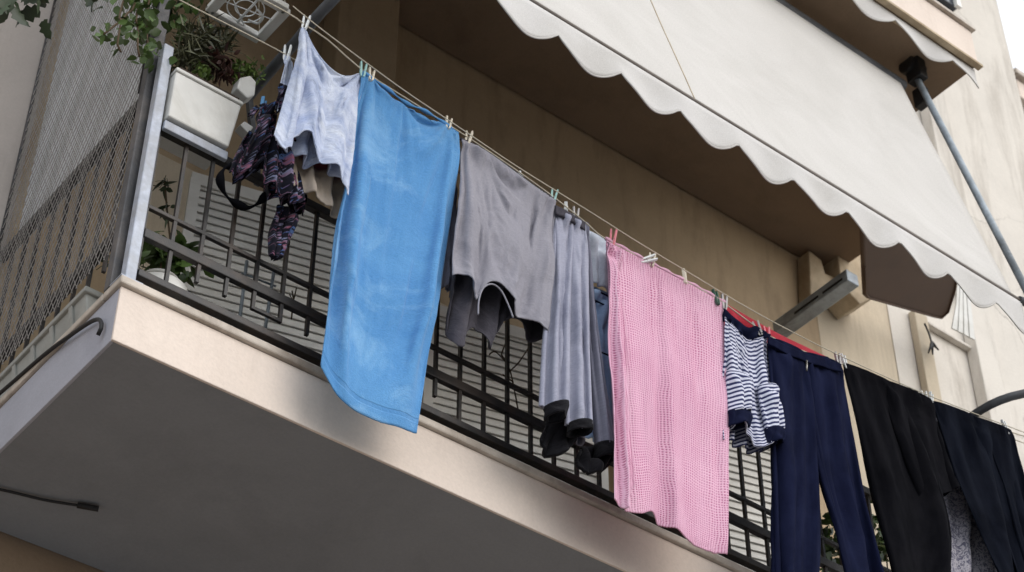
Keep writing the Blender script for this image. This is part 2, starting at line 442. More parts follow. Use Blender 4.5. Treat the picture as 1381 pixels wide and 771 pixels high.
# ------------------------------------------------------------------ the building
bld = thing('apartment_building', (0, WALL_Y, -5.6), 'cream apartment building with stained plaster behind the balcony and its overhanging upper floor slab', 'building')
XC = 7.2
MB().box((-9, WALL_Y, -.2), (.02, WALL_Y+.3, 14)).build('side_wall', M['wall_side'], bld)
MB().box((.021, WALL_Y+.001, -.2), (4.62, WALL_Y+.3, 14)).build('recess_wall', M['wall_shaded'], bld)
MB().box((4.621, WALL_Y, -.2), (5.25, WALL_Y+.3, 14)).build('wall', M['wall'], bld)
MB().box((-9, WALL_Y+.002, -5.6), (5.25, WALL_Y+.3, -.205)).build('lower_wall', M['soffit_brown'], bld)  # wall in shadow below the slab; the shade is put into its brown
MB().box((5.25, WALL_Y-.006, -5.6), (XC, WALL_Y+6, 14)).build('weathered_wall', M['wall_old'], bld)
a = PY(455, 60, 1.0); b = PY(537, 60, 1.0)
MB().box((a[0], 1.0, 0.0), (b[0], WALL_Y-.002, CEIL-.003)).build('pier', M['wall_shaded'], bld, bev=.01)
XE = 4.30
bs = MB().box((.012, .014, -.243), (XE, WALL_Y-.003, -.032)).build('balcony_slab', M['soffit'], bld)
MB().box((.0, .002, -.245), (XE, .0135, -.0325)).build('fascia', M['fascia'], bs, bev=.003)
MB().box((.0, .0145, -.245), (.0115, WALL_Y-.004, -.0325)).build('fascia', M['fascia_shaded'], bs, bev=.002)
MB().box((-.012, -.014, -.031), (XE, .10, 0)).build('stone_edge', M['marble'], bs, bev=.006)
MB().box((-.012, .102, -.031), (.10, WALL_Y-.005, 0)).build('stone_edge', M['marble'], bs, bev=.006)
# upper floor slab with its front edge board; narrower at its outer right corner
UF = -.46; UX = 4.215
uo = [(-.6, UF+.02), (UX-.02, UF+.02), (UX-.02, .35), (4.78, .35), (4.78, WALL_Y-.008), (-.6, WALL_Y-.008)]
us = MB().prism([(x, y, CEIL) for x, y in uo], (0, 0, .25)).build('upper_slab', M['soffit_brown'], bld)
MB().box((-.6, UF, CEIL+.02), (UX, UF+.019, CEIL+.275)).build('fascia', M['fascia'], us, bev=.004)
MB().box((-.6, UF-.018, CEIL+.0), (UX+.012, UF+.018, CEIL+.018)).build('drip_strip', M['concrete'], us, bev=.003)
MB().box((-.6, UF-.022, CEIL+.277), (UX+.015, .2, CEIL+.30)).build('stone_edge', M['marble'], us, bev=.004)
# concrete corbels at the right end
def corbel(pf, y0):
    return MB().prism([PY(a, b, y0) for a, b in pf], (0, WALL_Y-.004-y0, 0)).build('corbel', M['concrete'], bld, bev=.008)
corbel([(1091, 337), (1108, 350), (1113, 368), (1131, 376), (1124, 388), (1111, 384), (1112, 398), (1100, 410), (1094, 408)], 1.05)
corbel([(1125, 308), (1144, 284), (1152, 296), (1163, 314), (1166, 400), (1150, 404), (1140, 388), (1133, 368)], 1.00)
corbel([(1140, 388), (1150, 378), (1168, 384), (1178, 402), (1160, 410)], .97)
# pilaster strips and panels on the weathered wall
def wall_strip(name, c0, c1, z0, z1, y0, y1, mat, bev=.006):
    x0, x1 = PY(*c0, y0)[0], PY(*c1, y0)[0]
    return MB().box((x0, y0, z0), (x1, y1, z1)).build(name, mat, bld, bev=bev)
wall_strip('pilaster', (1312, 440), (1345, 470), -5.6, 14, 1.06, WALL_Y-.01, M['wall_old'])
wall_strip('door_post', (1237, 440), (1254, 446), 0, 3.46, 1.09, WALL_Y-.01, M['wall'])
wall_strip('ledge', (1252, 430), (1322, 484), 3.42, 3.44, 1.10, WALL_Y-.01, M['wall_old'], .004)
wall_strip('lit_wall_strip', (206, 240), (264, 268), .02, 1.72, 1.085, WALL_Y-.01, M['wall'])  # brightly lit bits of recess wall, light put in as paler strips
wall_strip('lit_wall_strip', (572, 470), (606, 486), .02, 1.70, 1.10, WALL_Y-.01, M['wall'])
# upper floor window with dark shutters
wn = wall_strip('window', (1235, 4), (1292, 12), 6.93, 8.2, 1.09, WALL_Y-.01, M['glass_dark'])
q0, q1 = PY(1235, 4, 1.08), PY(1292, 12, 1.08)
fm = MB()
for x in np.linspace(q0[0], q1[0], 4): fm.box((x-.025, 1.06, 6.92), (x+.025, 1.089, 8.22))
fm.build('frame', M['shutter'], wn)
# white louvred shutter doors standing ajar
def shutter(x0, y0, w, z0, z1, ang):
    d = np.array([math.cos(ang), math.sin(ang), 0]); nrm = np.array([d[1], -d[0], 0.])
    o = np.array([x0, y0, 0.])
    m = MB(); z = z0+.03
    while z < z1-.02:
        m.obox(o+d*w/2+np.array([0, 0, z+.02]), d*(w-.05), nrm*.006+np.array([0, 0, .001]), np.array([0, 0, .038])-nrm*.009)
        z += .042
    s_ = m.build('shutter', M['shutter'], bld)
    f = MB()
    for t in (.02, w-.02): f.obox(o+d*t+np.array([0, 0, (z0+z1)/2]), d*.045, nrm*.03, (0, 0, z1-z0))
    f.obox(o+d*w/2+np.array([0, 0, z1]), d*w, nrm*.031, (0, 0, .06)); f.obox(o+d*w/2+np.array([0, 0, z0]), d*w, nrm*.031, (0, 0, .06))
    f.obox(o+d*w/2-nrm*.016+np.array([0, 0, (z0+z1)/2]), d*(w-.05), nrm*.003, (0, 0, z1-z0-.06))
    f.build('frame', M['shutter'], s_)
AN = R(-15)
shutter(.70, 1.08, .95, .03, 1.66, AN)
shutter(1.93, 1.10, .86, .03, 1.62, AN)
shutter(3.05, 1.10, .90, .03, 1.62, AN)
bpy.context.view_layer.update()

# neighbouring house whose balcony shows at the far right
nb = thing('neighbour_house', (12, 1.4, -5.6), 'pale neighbouring house with a jutting balcony at the far right behind the weathered wall', 'building')
qn = PY(1360, 62, 1.9)
MB().box((qn[0]+.75, 2.9, -5.6), (20, 9, qn[2]-.25)).build('wall', M['wall_old'], nb)
MB().box((qn[0], 1.9, qn[2]-.62), (19, 2.895, qn[2]-.4)).build('balcony_slab', M['fascia'], nb, bev=.01)
MB().box((qn[0]-.05, 1.85, qn[2]-.395), (19, 2.89, qn[2]-.33)).build('stone_edge', M['marble'], nb, bev=.01)

# ------------------------------------------------------------------ railings
fr = thing('balcony_railing', (2.1, .03, 0), 'black iron front railing behind the laundry with a pale corner post', 'railing')
RX0, RX1, RY = .055, 4.26, .03
MB().box((RX0, RY-.016, .052), (RX1, RY+.016, .08)).build('bottom_rail', M['black_iron'], fr, bev=.003)
MB().box((RX0, RY-.012, .218), (RX1, RY+.012, .256)).build('middle_rail', M['black_iron'], fr, bev=.003)
MB().box((RX0, RY-.008, .346), (RX1, RY+.008, .362)).build('thin_rail', M['black_iron'], fr, bev=.002)
MB().box((RX0, RY-.014, .695), (RX1, RY+.014, .73)).build('top_rail', M['black_iron'], fr, bev=.003)
k = 0; x = .265-2*.1062
while x < RX1-.03:
    z0 = (.079, .079, .142, .142, .142, .142, .142)[k] if k < 7 else (.142 if k % 9 == 2 else .079)
    m = MB().box((x-.0062, RY-.0065, z0), (x+.0062, RY+.0065, .697))
    if k == 4: m.box((x+.0065, RY-.006, .142), (x+.0998, RY+.006, .154))
    m.build('baluster', M['black_iron'], fr); k += 1; x += .1062
c0 = PY(180, 366, .0)[0]
MB().box((.008, .004, .003), (.046, .042, 1.085)).build('corner_post', M['alu'], fr, bev=.004)
MB().box((-.012, -.010, .0), (.066, .062, .0035)).build('foot_plate', M['alu'], fr)

sr = thing('side_railing', (0, .6, 0), 'black iron side railing running back to the wall behind the wire netting', 'railing')
MB().box((.0, .07, .865), (.03, WALL_Y-.004, .905)).build('top_rail', M['black_iron'], sr, bev=.003)
MB().box((.0, .07, .262), (.03, WALL_Y-.004, .302)).build('bottom_rail', M['black_iron'], sr, bev=.003)
for y in np.arange(.19, WALL_Y-.05, .106):
    MB().box((.009, y-.006, .16), (.021, y+.006, .866)).build('baluster', M['black_iron'], sr)
MB().box((-.012, .062, .002), (.034, .104, 1.50)).build('post', M['grey_iron'], sr, bev=.004)

nt_ = thing('wire_netting', (0, .6, 0), 'grey diamond wire netting with a screen sheet closing off the left side of the balcony', 'netting')
y0, y1, z0, z1 = .105, WALL_Y-.02, .17, 3.36
def clip(a, b):
    """piece of the line z = a*y + b inside the panel"""
    pts = []
    ts = sorted([y0, y1, (z0-b)/a, (z1-b)/a]); ya, yb_ = ts[1], ts[2]
    mid = (ya+yb_)/2; zm = a*mid+b
    if not (y0-1e-6 <= mid <= y1+1e-6 and z0 <= zm <= z1): return None
    return (ya, a*ya+b), (yb_, a*yb_+b)
m = MB()
for sl_ in (1.75, -1.75):
    for b in np.arange(-3, 6, .052):
        c = clip(sl_, b)
        if c and abs(c[0][0]-c[1][0]) > .01:
            n_ = max(2, int(abs(c[1][0]-c[0][0])/.035)); pp = []
            for t in np.linspace(0, 1, n_+1):
                yy = c[0][0]+(c[1][0]-c[0][0])*t; z_ = c[0][1]+(c[1][1]-c[0][1])*t
                pp.append((-.010+.002*math.sin(yy*40+z_*9)+(.002 if sl_ > 0 else -.002), yy+.002*noise.noise(Vector((yy*9, z_*9, 0))), z_+.004*noise.noise(Vector((yy*6, z_*6, 3)))))
            m.tube(pp, .0016, 4, cap=False)
m.build('wire_mesh', M['wire'], nt_)
MB().box((.046, .11, .91), (.050, WALL_Y-.03, 3.36)).build('screen_sheet', M['screen'], nt_)
fm = MB(); fm.tube([(-.010, WALL_Y-.018, z0), (-.010, WALL_Y-.018, z1)], .007); fm.tube([(-.010, y0, .905), (-.010, y0, z1)], .006)
fm.build('edge_wire', M['black_iron'], nt_)

# ------------------------------------------------------------------ awning
aw = thing('awning', (2.1, -.5, 1.56), 'big off-white canvas awning with a scalloped valance hanging above the laundry', 'awning')
AX0, AX1 = .34, 3.82
BY, BZ = -.62, 1.55
TY, TZ = -.25, 3.20
nu, nv = 70, 40
m = MB(); vs_ = []; 
rs = np.random.RandomState(3)
for j in range(nv):
    t = j/(nv-1)
    for i in range(nu):
        u = i/(nu-1); x = AX0+(AX1-AX0)*u
        bel = math.sin(math.pi*t)
        s_ = .030*bel*math.sin(math.pi*min(1, (1-u)*6)/2)
        s_ += .009*math.sin(u*19+t*3+2*math.sin(u*7))*t*(1-t)*2+.007*noise.noise(Vector((x*1.1+t*2.5, t*5-x*.8, 9)))*bel+.010*noise.noise(Vector((x*2.2, t*2.0, 4)))*bel
        s_ += .012*math.exp(-((t-.88+.05*math.sin(x*3))/.05)**2)*noise.noise(Vector((x*1.3, 7, 1)))
        vs_.append((x, TY+(BY-TY)*t+s_, TZ+(BZ-TZ)*t+s_*.25))
m.add(vs_, [(j*nu+i, j*nu+i+1, (j+1)*nu+i+1, (j+1)*nu+i) for j in range(nv-1) for i in range(nu-1)], True)
m.uv = {j*nu+i: (i/(nu-1)*3.48, -j/(nv-1)*1.7) for j in range(nv) for i in range(nu)}
NA = cloth_m('awning canvas', srgb(206, 202, 197), srgb(190, 186, 180), wr=.3, wscale=2.2, wdist=.03, weave=300, sheen=0, patch=1.4)
fb = m.build('canvas', NA.m, aw, solid=.003)
# seams between canvas strips
for x in (1.93,):
    sm_ = MB(); kk = int(round((x-AX0)/(AX1-AX0)*(nu-1)))
    sm_.tube([(vs_[j*nu+kk][0], vs_[j*nu+kk][1]-.003, vs_[j*nu+kk][2]) for j in range(14, nv)], .0022, 5)
    sm_.build('seam', M['concrete'], fb)
MB().tube([(AX0-.03, BY, BZ), (AX1+.06, BY, BZ)], .0095, 10).build('front_bar', M['bar_brown'], aw)
MB().tube([(AX0, TY+.03, TZ+.03), (AX1+.05, TY+.03, TZ+.03)], .035, 14).build('roller', M['tube_dark'], aw)
# scalloped valance hanging from the bar
def valance(name, x0, x1, y, ztop, depth, per, mat, parent, ph=0, seed=1, amp=.4, sw=.012):
    n = int((x1-x0)/per*18); mv = MB(); vv = []; rows = 9
    for i in range(n+1):
        x = x0+(x1-x0)*i/n; f = ((x-x0)/per+ph) % 1
        d = depth*(1-amp+amp*abs(math.sin(math.pi*f))**.68)
        for r_ in range(rows):
            t = r_/(rows-1)
            vv.append((x, y-sw*t*math.sin(2*math.pi*f+.6)-.008*t*noise.noise(Vector((x*4, t, seed)))*2, ztop-d*t))
    mv.add(vv, [(i*rows+r_, i*rows+r_+1, (i+1)*rows+r_+1, (i+1)*rows+r_) for i in range(n) for r_ in range(rows-1)], True)
    mv.uv = {i*rows+r_: ((x1-x0)*i/n, -depth*r_/(rows-1)) for i in range(n+1) for r_ in range(rows)}
    o = mv.build(name, mat, parent, solid=.003)
    e = MB(); e.tube([(vv[i*rows+rows-1][0], vv[i*rows+rows-1][1]-.001, vv[i*rows+rows-1][2]) for i in range(n+1)], .0035, 5)
    e.build('bound_edge', NA.m, o)
    return o
NV = cloth_m('valance canvas', srgb(206, 203, 200), srgb(188, 184, 178), wr=.12, wscale=5, weave=300, sheen=0, patch=2)
VPER = .303
valance('valance', AX0, AX1+.05, BY-.004, BZ-.012, .182, VPER, NV.m, aw, ph=0.0, amp=.47)
# arms
def bent(pts, n=24): return [tuple(p) for p in resample(pts, n)]
MB().tube(bent([tuple(PX(335, 130, .455)), tuple(PX(365, 95, .455)), tuple(PX(400, 55, .455)), tuple(PX(425, 25, .455)), (.455, -.45, 1.33), (.455, -.58, 1.42), (.455, BY, BZ)]), .021, 12).build('arm', M['tube_dark'], aw)
MB().tube(bent([(3.9, .03, 1.14), (3.9, -.25, 1.165), (3.92, -.40, 1.17), (4.05, -.54, 1.22), (4.12, -.62, 1.36), (4.06, BY-.02, BZ), (3.86, BY, BZ)]), .019, 12).build('arm', M['tube_dark'], aw)
MB().bar((.455, .05, .71), PX(335, 130, .455)+np.array([0, .0, .012]), .022, .022).build('arm_bracket', M['tube_dark'], aw, bev=.003)
MB().bar((3.9, .045, .70), (3.9, .045, 1.16), .022, .022).build('arm_bracket', M['tube_dark'], aw, bev=.003)
p0 = PX(1240, 112, 3.93); p1 = PX(1381, 385, 3.93)
MB().tube([p0+(p0-p1)*.05, p1+(p1-p0)*.1], .017, 12).build('guide_rod', M['galv'], aw)
bk = MB(); q = p0+(p0-p1)*.02
bk.obox(q+np.array([0, .0, .07]), (.06, 0, 0), (0, .09, 0), (0, 0, .16)); bk.tube([q+np.array([-.05, .02, .1]), q+np.array([.06, .02, .1])], .05, 12)
bk.obox(q+np.array([.06, .04, -.06]), (.05, 0, 0), (0, .07, 0), (0, 0, .12))
bk.build('top_bracket', M['rubber'], aw, bev=.006)
# scalloped hood under the upper slab edge
vh = thing('upper_valance', (2.1, UF, CEIL), 'short scalloped canvas strip hanging under the edge of the upper floor slab', 'valance')
valance('canvas', -.5, UX-.01, UF+.025, CEIL-.002, .135, .42, NV.m, vh, ph=.25, seed=5, amp=.6)
MB().box((-.5, UF+.03, CEIL-.02), (UX-.01, UF+.05, CEIL-.003)).build('batten', M['concrete'], vh)

# ------------------------------------------------------------------ clothes lines
LY = -.28
LINE_A = [(352, -2), (393, 20), (412, 34), (440, 52), (490, 95), (555, 137), (617, 176), (640, 191), (700, 232), (747, 266), (790, 300), (818, 323), (900, 366), (935, 385), (975, 408), (1035, 451), (1085, 474), (1132, 489), (1190, 513), (1253, 540), (1310, 562), (1362, 582), (1410, 596)]
def cord(name, pts, y, r, label):
    q = [PY(a, b, y) for a, b in pts]
    tag(MB().tube(resample(q, 90), r, 6).build(name, M['line']), label, 'clothes line', 'clothes lines along the balcony')
    return q
QA = cord('clothes_line', LINE_A, LY, .0030, 'sagging cord that carries the blue towel, grey shirt and black trousers')
cord('clothes_line', [(228, -8), (262, 10), (383, 72), (440, 110), (640, 245), (820, 330), (980, 414), (1110, 487), (1300, 566), (1420, 612)], -.19, .0025, 'rear cord carrying the pink top, nearest to the railing')
cord('clothes_line', [(395, 8), (440, 44), (540, 118), (617, 170), (700, 226), (800, 288), (860, 326), (935, 371), (1000, 410), (1060, 443), (1130, 478), (1250, 532), (1400, 590)], -.335, .0022, 'thin empty cord running just above the laundry, outermost of the cords')
for px in ((704, 229), (802, 290), (664, 201)):                     # knots on the thin cord
    pass

# ------------------------------------------------------------------ cloth materials
blue = cloth_m('blue terry', srgb(100, 156, 206), srgb(74, 132, 190), wr=.30, wscale=11, patch=4, sheen=.2, weave=260)
if True:                                                            # pale worn patches of the towel
    N = blue; v = coord(N, 'UV'); t = noise_t(N, v, 3.1, 6, .72, 1.0)
    k = ramp(N, t.outputs[0], [(.50, (0, 0, 0)), (.76, (.58,)*3)])
    l_ = N.b.inputs['Base Color'].links[0].from_socket
    N.l(mixc(N, k.outputs[0], l_, srgb(160, 200, 230)), N.b.inputs['Base Color'])
grey = cloth_m('grey jersey', srgb(154, 152, 160), srgb(136, 134, 143), wr=.5, wscale=10, wdist=.012)
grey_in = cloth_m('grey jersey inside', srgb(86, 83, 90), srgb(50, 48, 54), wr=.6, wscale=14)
lav = cloth_m('lavender grey fleece', srgb(164, 165, 180), srgb(136, 138, 156), wr=.4, wscale=10)
greyleg = cloth_m('slate grey jersey', srgb(128, 128, 142), srgb(106, 106, 122), wr=.4)
cuffm = cloth_m('faded black rib', srgb(30, 29, 33), srgb(14, 14, 17), wr=.7, wscale=22)
blk = cloth_m('black cotton', srgb(15, 15, 19), srgb(9, 9, 12), wr=.35, wscale=7, wdist=.01, sheen=0)
blk2 = cloth_m('blue black cotton', srgb(13, 16, 25), srgb(9, 11, 17), wr=.35, wscale=7, wdist=.01, sheen=0)
def lint(N, c):                                                     # lint and fading on dark cloth
    v = coord(N, 'UV'); k = ramp(N, noise_t(N, v, 240, 2).outputs[0], [(.66, (0, 0, 0)), (.74, (.35,)*3)])
    f = ramp(N, noise_t(N, coord(N, 'UV', (5, 1, 1)), 3, 5).outputs[0], [(.45, (0, 0, 0)), (.75, (.3,)*3)])
    mx = N.n('ShaderNodeMath', operation='MAXIMUM'); N.l(k.outputs[0], mx.inputs[0]); N.l(f.outputs[0], mx.inputs[1])
    l_ = N.b.inputs['Base Color'].links[0].from_socket
    N.l(mixc(N, mx.outputs[0], l_, c), N.b.inputs['Base Color'])
lint(blk, srgb(44, 43, 47)); lint(blk2, srgb(44, 48, 60))
for q_ in (blk, blk2): q_.b.inputs['Specular IOR Level'].default_value = .03
navy = cloth_m('navy twill', srgb(19, 23, 46), srgb(13, 16, 34), wr=.35, wscale=7, wdist=.01, sheen=.0)
lint(navy, srgb(46, 52, 84))
red = cloth_m('coral red cotton', srgb(196, 70, 82), srgb(170, 52, 66), wr=.4)
denim = cloth_m('pale denim', srgb(168, 190, 220), srgb(140, 166, 204), wr=.4, patch=8)
whitec = cloth_m('bluish white cotton', srgb(206, 212, 222), srgb(186, 194, 208), wr=.4)
# pale blue washed top: cloudy blue and white
wash = cloth_m('washed blue white cotton', srgb(216, 221, 232), srgb(118, 138, 184), wr=.8, wscale=14, patch=8)
# dark floral
flor = cloth_m('dark floral', srgb(30, 30, 40), srgb(20, 20, 28), wr=.5, wscale=14)
if True:
    N = flor; v = coord(N, 'UV'); t = noise_t(N, v, 46, 3, .5, 1.5)
    k = ramp(N, t.outputs[0], [(.52, (0, 0, 0)), (.58, (1, 1, 1))]); t2 = noise_t(N, v, 21, 2)
    c = ramp(N, t2.outputs[0], [(.4, srgb(120, 124, 150)), (.5, srgb(130, 80, 96)), (.6, srgb(70, 90, 130))])
    l_ = N.b.inputs['Base Color'].links[0].from_socket
    N.l(mixc(N, k.outputs[0], l_, c.outputs[0]), N.b.inputs['Base Color'])
# grey print
prnt = cloth_m('grey printed cotton', srgb(176, 172, 178), srgb(156, 152, 160), wr=.3)
if True:
    N = prnt; v = coord(N, 'UV', (1, .6, 1)); t = noise_t(N, v, 60, 4, .6, 3)
    k = ramp(N, t.outputs[0], [(.47, (0, 0, 0)), (.55, (.85,)*3)])
    l_ = N.b.inputs['Base Color'].links[0].from_socket
    N.l(mixc(N, k.outputs[0], l_, srgb(70, 70, 92)), N.b.inputs['Base Color'])
# pink waffle weave: raised ribs in both directions, shade of the wells put into the colour
pink = cloth_m('pink waffle', srgb(228, 184, 204), srgb(214, 162, 186), wr=.3, wscale=6, weave=300)
if True:
    N = pink; c = N.n('ShaderNodeTexCoord'); nz = noise_t(N, c.outputs['UV'], 9, 3)
    ofs = N.n('ShaderNodeMix', data_type='VECTOR'); ofs.inputs[0].default_value = .02
    N.l(c.outputs['UV'], ofs.inputs[4]); N.l(nz.outputs['Color'], ofs.inputs[5])
    def wv(axis, sc):
        w = N.n('ShaderNodeTexWave', wave_type='BANDS', bands_direction=axis, wave_profile='SIN')
        w.inputs['Scale'].default_value = sc; w.inputs['Distortion'].default_value = .7; w.inputs['Detail'].default_value = 1
        N.l(ofs.outputs[1], w.inputs[0]); return w.outputs['Fac']
    a, b = wv('X', 31), wv('Y', 31)
    mm = N.n('ShaderNodeMath', operation='MULTIPLY'); N.l(a, mm.inputs[0]); N.l(b, mm.inputs[1])
    big = wv('X', 3.4)
    k = ramp(N, mm.outputs[0], [(.22, (0, 0, 0)), (.7, (1, 1, 1))])
    m2 = N.n('ShaderNodeMath', operation='MULTIPLY'); N.l(k.outputs[0], m2.inputs[0])
    r2 = ramp(N, noise_t(N, coord(N, 'UV', (9, 1.6, 1)), 1.6, 3).outputs[0], [(.35, (.45,)*3), (.65, (1,)*3)]); N.l(r2.outputs[0], m2.inputs[1])
    l_ = N.b.inputs['Base Color'].links[0].from_socket
    N.l(mixc(N, m2.outputs[0], l_, srgb(170, 80, 120)), N.b.inputs['Base Color'])
    inv = N.n('ShaderNodeMath', operation='SUBTRACT'); inv.inputs[0].default_value = 1; N.l(mm.outputs[0], inv.inputs[1])
    prev = N.b.inputs['Normal'].links[0].from_socket
    N.l(bump(N, inv.outputs[0], .5, .005, prev), N.b.inputs['Normal'])
# navy and white stripes
strp = cloth_m('navy striped jersey', srgb(214, 216, 230), srgb(196, 198, 216), wr=.5, wscale=12)
if True:
    N = strp; v = coord(N, 'UV')
    w = N.n('ShaderNodeTexWave', wave_type='BANDS', bands_direction='Y', wave_profile='SIN')
    w.inputs['Scale'].default_value = 17; w.inputs['Distortion'].default_value = 1.4; w.inputs['Detail'].default_value = 2
    w.inputs['Detail Scale'].default_value = .6
    N.l(v, w.inputs[0])
    k = ramp(N, w.outputs['Fac'], [(.46, (0, 0, 0)), (.6, (1, 1, 1))])
    l_ = N.b.inputs['Base Color'].links[0].from_socket
    N.l(mixc(N, k.outputs[0], l_, srgb(52, 56, 92)), N.b.inputs['Base Color'])
# banded cloth
band = cloth_m('banded cloth', srgb(92, 98, 118), srgb(70, 76, 98), wr=.5)
if True:
    N = band; c = N.n('ShaderNodeTexCoord'); sp = N.n('ShaderNodeSeparateXYZ'); N.l(c.outputs['UV'], sp.inputs[0])
    nz = noise_t(N, c.outputs['UV'], 9, 3); ad = N.n('ShaderNodeMath', operation='MULTIPLY_ADD')
    N.l(nz.outputs[0], ad.inputs[0]); ad.inputs[1].default_value = .05; N.l(sp.outputs[1], ad.inputs[2])
    mr = N.n('ShaderNodeMapRange'); N.l(ad.outputs[0], mr.inputs[0]); mr.inputs[1].default_value = .02; mr.inputs[2].default_value = -.24
    k = ramp(N, mr.outputs[0], [(0, srgb(120, 130, 156)), (.34, srgb(90, 98, 124)), (.42, srgb(150, 64, 74)), (.52, srgb(100, 66, 72)), (.62, srgb(196, 178, 156)), (1, srgb(170, 158, 146))])
    N.l(k.outputs[0], N.b.inputs['Base Color'])

# ------------------------------------------------------------------ the laundry
def garment(name, px, py, y, label, cat):
    p = PY(px, py, y); return thing(name, tuple(p), label, cat)
def lean(y0, y1): return lambda u, v: y0+(y1-y0)*v
# pale blue washed top
g = garment('washed_top', 440, 80, LY, 'cloudy pale blue and white top pinned by one corner above the blue towel', 'top')
sheet('cloth', wash.m, g, [(406, 38), (413, 40), (424, 64), (445, 86), (470, 99), (491, 98)],
      [(369, 182), (382, 204), (392, 196), (402, 182), (414, 183), (424, 206), (434, 220), (452, 226), (460, 236), (471, 262)],
      [(406, 38), (398, 80), (386, 130), (369, 182)], [(491, 98), (483, 150), (478, 205), (471, 262)], lean(LY, LY+.03), 56, 66, seed=11,
      pegs=(0., 1.), fan=.022, swag=.002, vert=.014, nvert=3, crump=.010, keep=.03, sim=dict(grow=.05, pins=((0, .07), (.93, 1))))
sheet('back_layer', wash.m, g, [(410, 60), (440, 96), (486, 108)], [(370, 190), (402, 212), (412, 226), (424, 222), (440, 230), (470, 256)], [(410, 60), (392, 130), (370, 190)], [(486, 108), (480, 190), (470, 256)], lean(LY+.035, LY+.09), 30, 40, seed=12, crump=.008)
# lavender strip on the second peg
g = garment('patterned_strip', 388, 100, -.19, 'narrow lavender and navy knotted cloth hanging left of the washed top', 'cloth')
sheet('cloth', wash.m, g, [(384, 75), (390, 77)], [(374, 150), (384, 140), (392, 152)], [(384, 75), (378, 110), (374, 150)], [(390, 77), (396, 104), (392, 152)], -.19, 18, 30, seed=21, vert=.01, fan=.012)
sheet('dark_patch', flor.m, g, [(377, 112), (388, 116)], [(371, 140), (384, 150)], [(377, 112), (371, 140)], [(388, 116), (384, 150)], -.20, 12, 16, seed=22)
sleeve('knot', denim.m, g, [(386, 132), (380, 150), (374, 165)], [(402, 128), (401, 148), (394, 172)], -.205, .014, 24, 18, seed=23, crump=.012)
# banded cloth on the rear line
g = garment('banded_cloth', 410, 170, -.10, 'slate, dark red and beige banded cloth draped behind the washed top onto the top rail', 'cloth')
sheet('cloth', band.m, g, [(392, 168), (432, 186), (478, 206)], [(392, 250), (428, 272), (466, 296)], [(392, 168), (392, 210), (392, 250)], [(478, 206), (472, 246), (466, 298)], -.15, 40, 40, seed=31, crump=.008, vert=.012)
# dark floral underwear set
g = garment('dark_underwear', 355, 150, -.12, 'dark floral underwear with loops and straps hanging from a blue peg over the rail', 'underwear')
sheet('panel', flor.m, g, [(349, 142), (358, 140), (364, 144)], [(318, 226), (334, 232), (352, 222), (374, 240)], [(349, 142), (338, 180), (318, 226)], [(364, 144), (372, 180), (374, 240)], -.12, 30, 40, seed=41, fan=.03, vert=.02, crump=.012)
sheet('panel', flor.m, g, [(358, 200), (380, 205), (404, 222)], [(362, 262), (385, 276), (410, 290)], [(358, 200), (356, 232), (362, 262)], [(404, 222), (412, 255), (410, 290)], -.09, 26, 26, seed=42, crump=.012, vert=.02)
lp = MB(); lp.tube([tuple(p) for p in resample([PY(a, b, -.05-.02*math.sin(i)) for i, (a, b) in enumerate([(322, 224), (304, 226), (297, 242), (304, 262), (318, 274), (334, 280), (348, 274), (362, 262), (384, 264), (404, 286), (409, 262)])], 50)], [.010+.006*math.sin(k*.7) for k in range(50)], 9)
lp.build('strap_loop', blk.m, g)
sheet('hanging_strap', flor.m, g, [(374, 276), (388, 282), (400, 284)], [(366, 344), (374, 348), (381, 346)], [(374, 276), (371, 312), (366, 344)], [(400, 284), (388, 316), (381, 346)], -.06, 14, 24, seed=43, solid=.012)
sheet('panel', flor.m, g, [(336, 176), (356, 190), (370, 178)], [(310, 232), (320, 244), (336, 236), (350, 230)], [(336, 176), (318, 206), (310, 232)], [(370, 178), (362, 210), (350, 230)], -.07, 26, 26, seed=45, crump=.014, vert=.02)
sheet('panel', flor.m, g, [(364, 170), (378, 178), (388, 190)], [(352, 236), (372, 262), (400, 276), (410, 270)], [(364, 170), (356, 206), (352, 236)], [(388, 190), (402, 230), (410, 270)], -.14, 26, 26, seed=46, crump=.014, vert=.02)
sheet('strap', flor.m, g, [(345, 142), (350, 146)], [(332, 156), (338, 160)], [(345, 142), (332, 156)], [(350, 146), (338, 160)], -.12, 6, 8, seed=44)
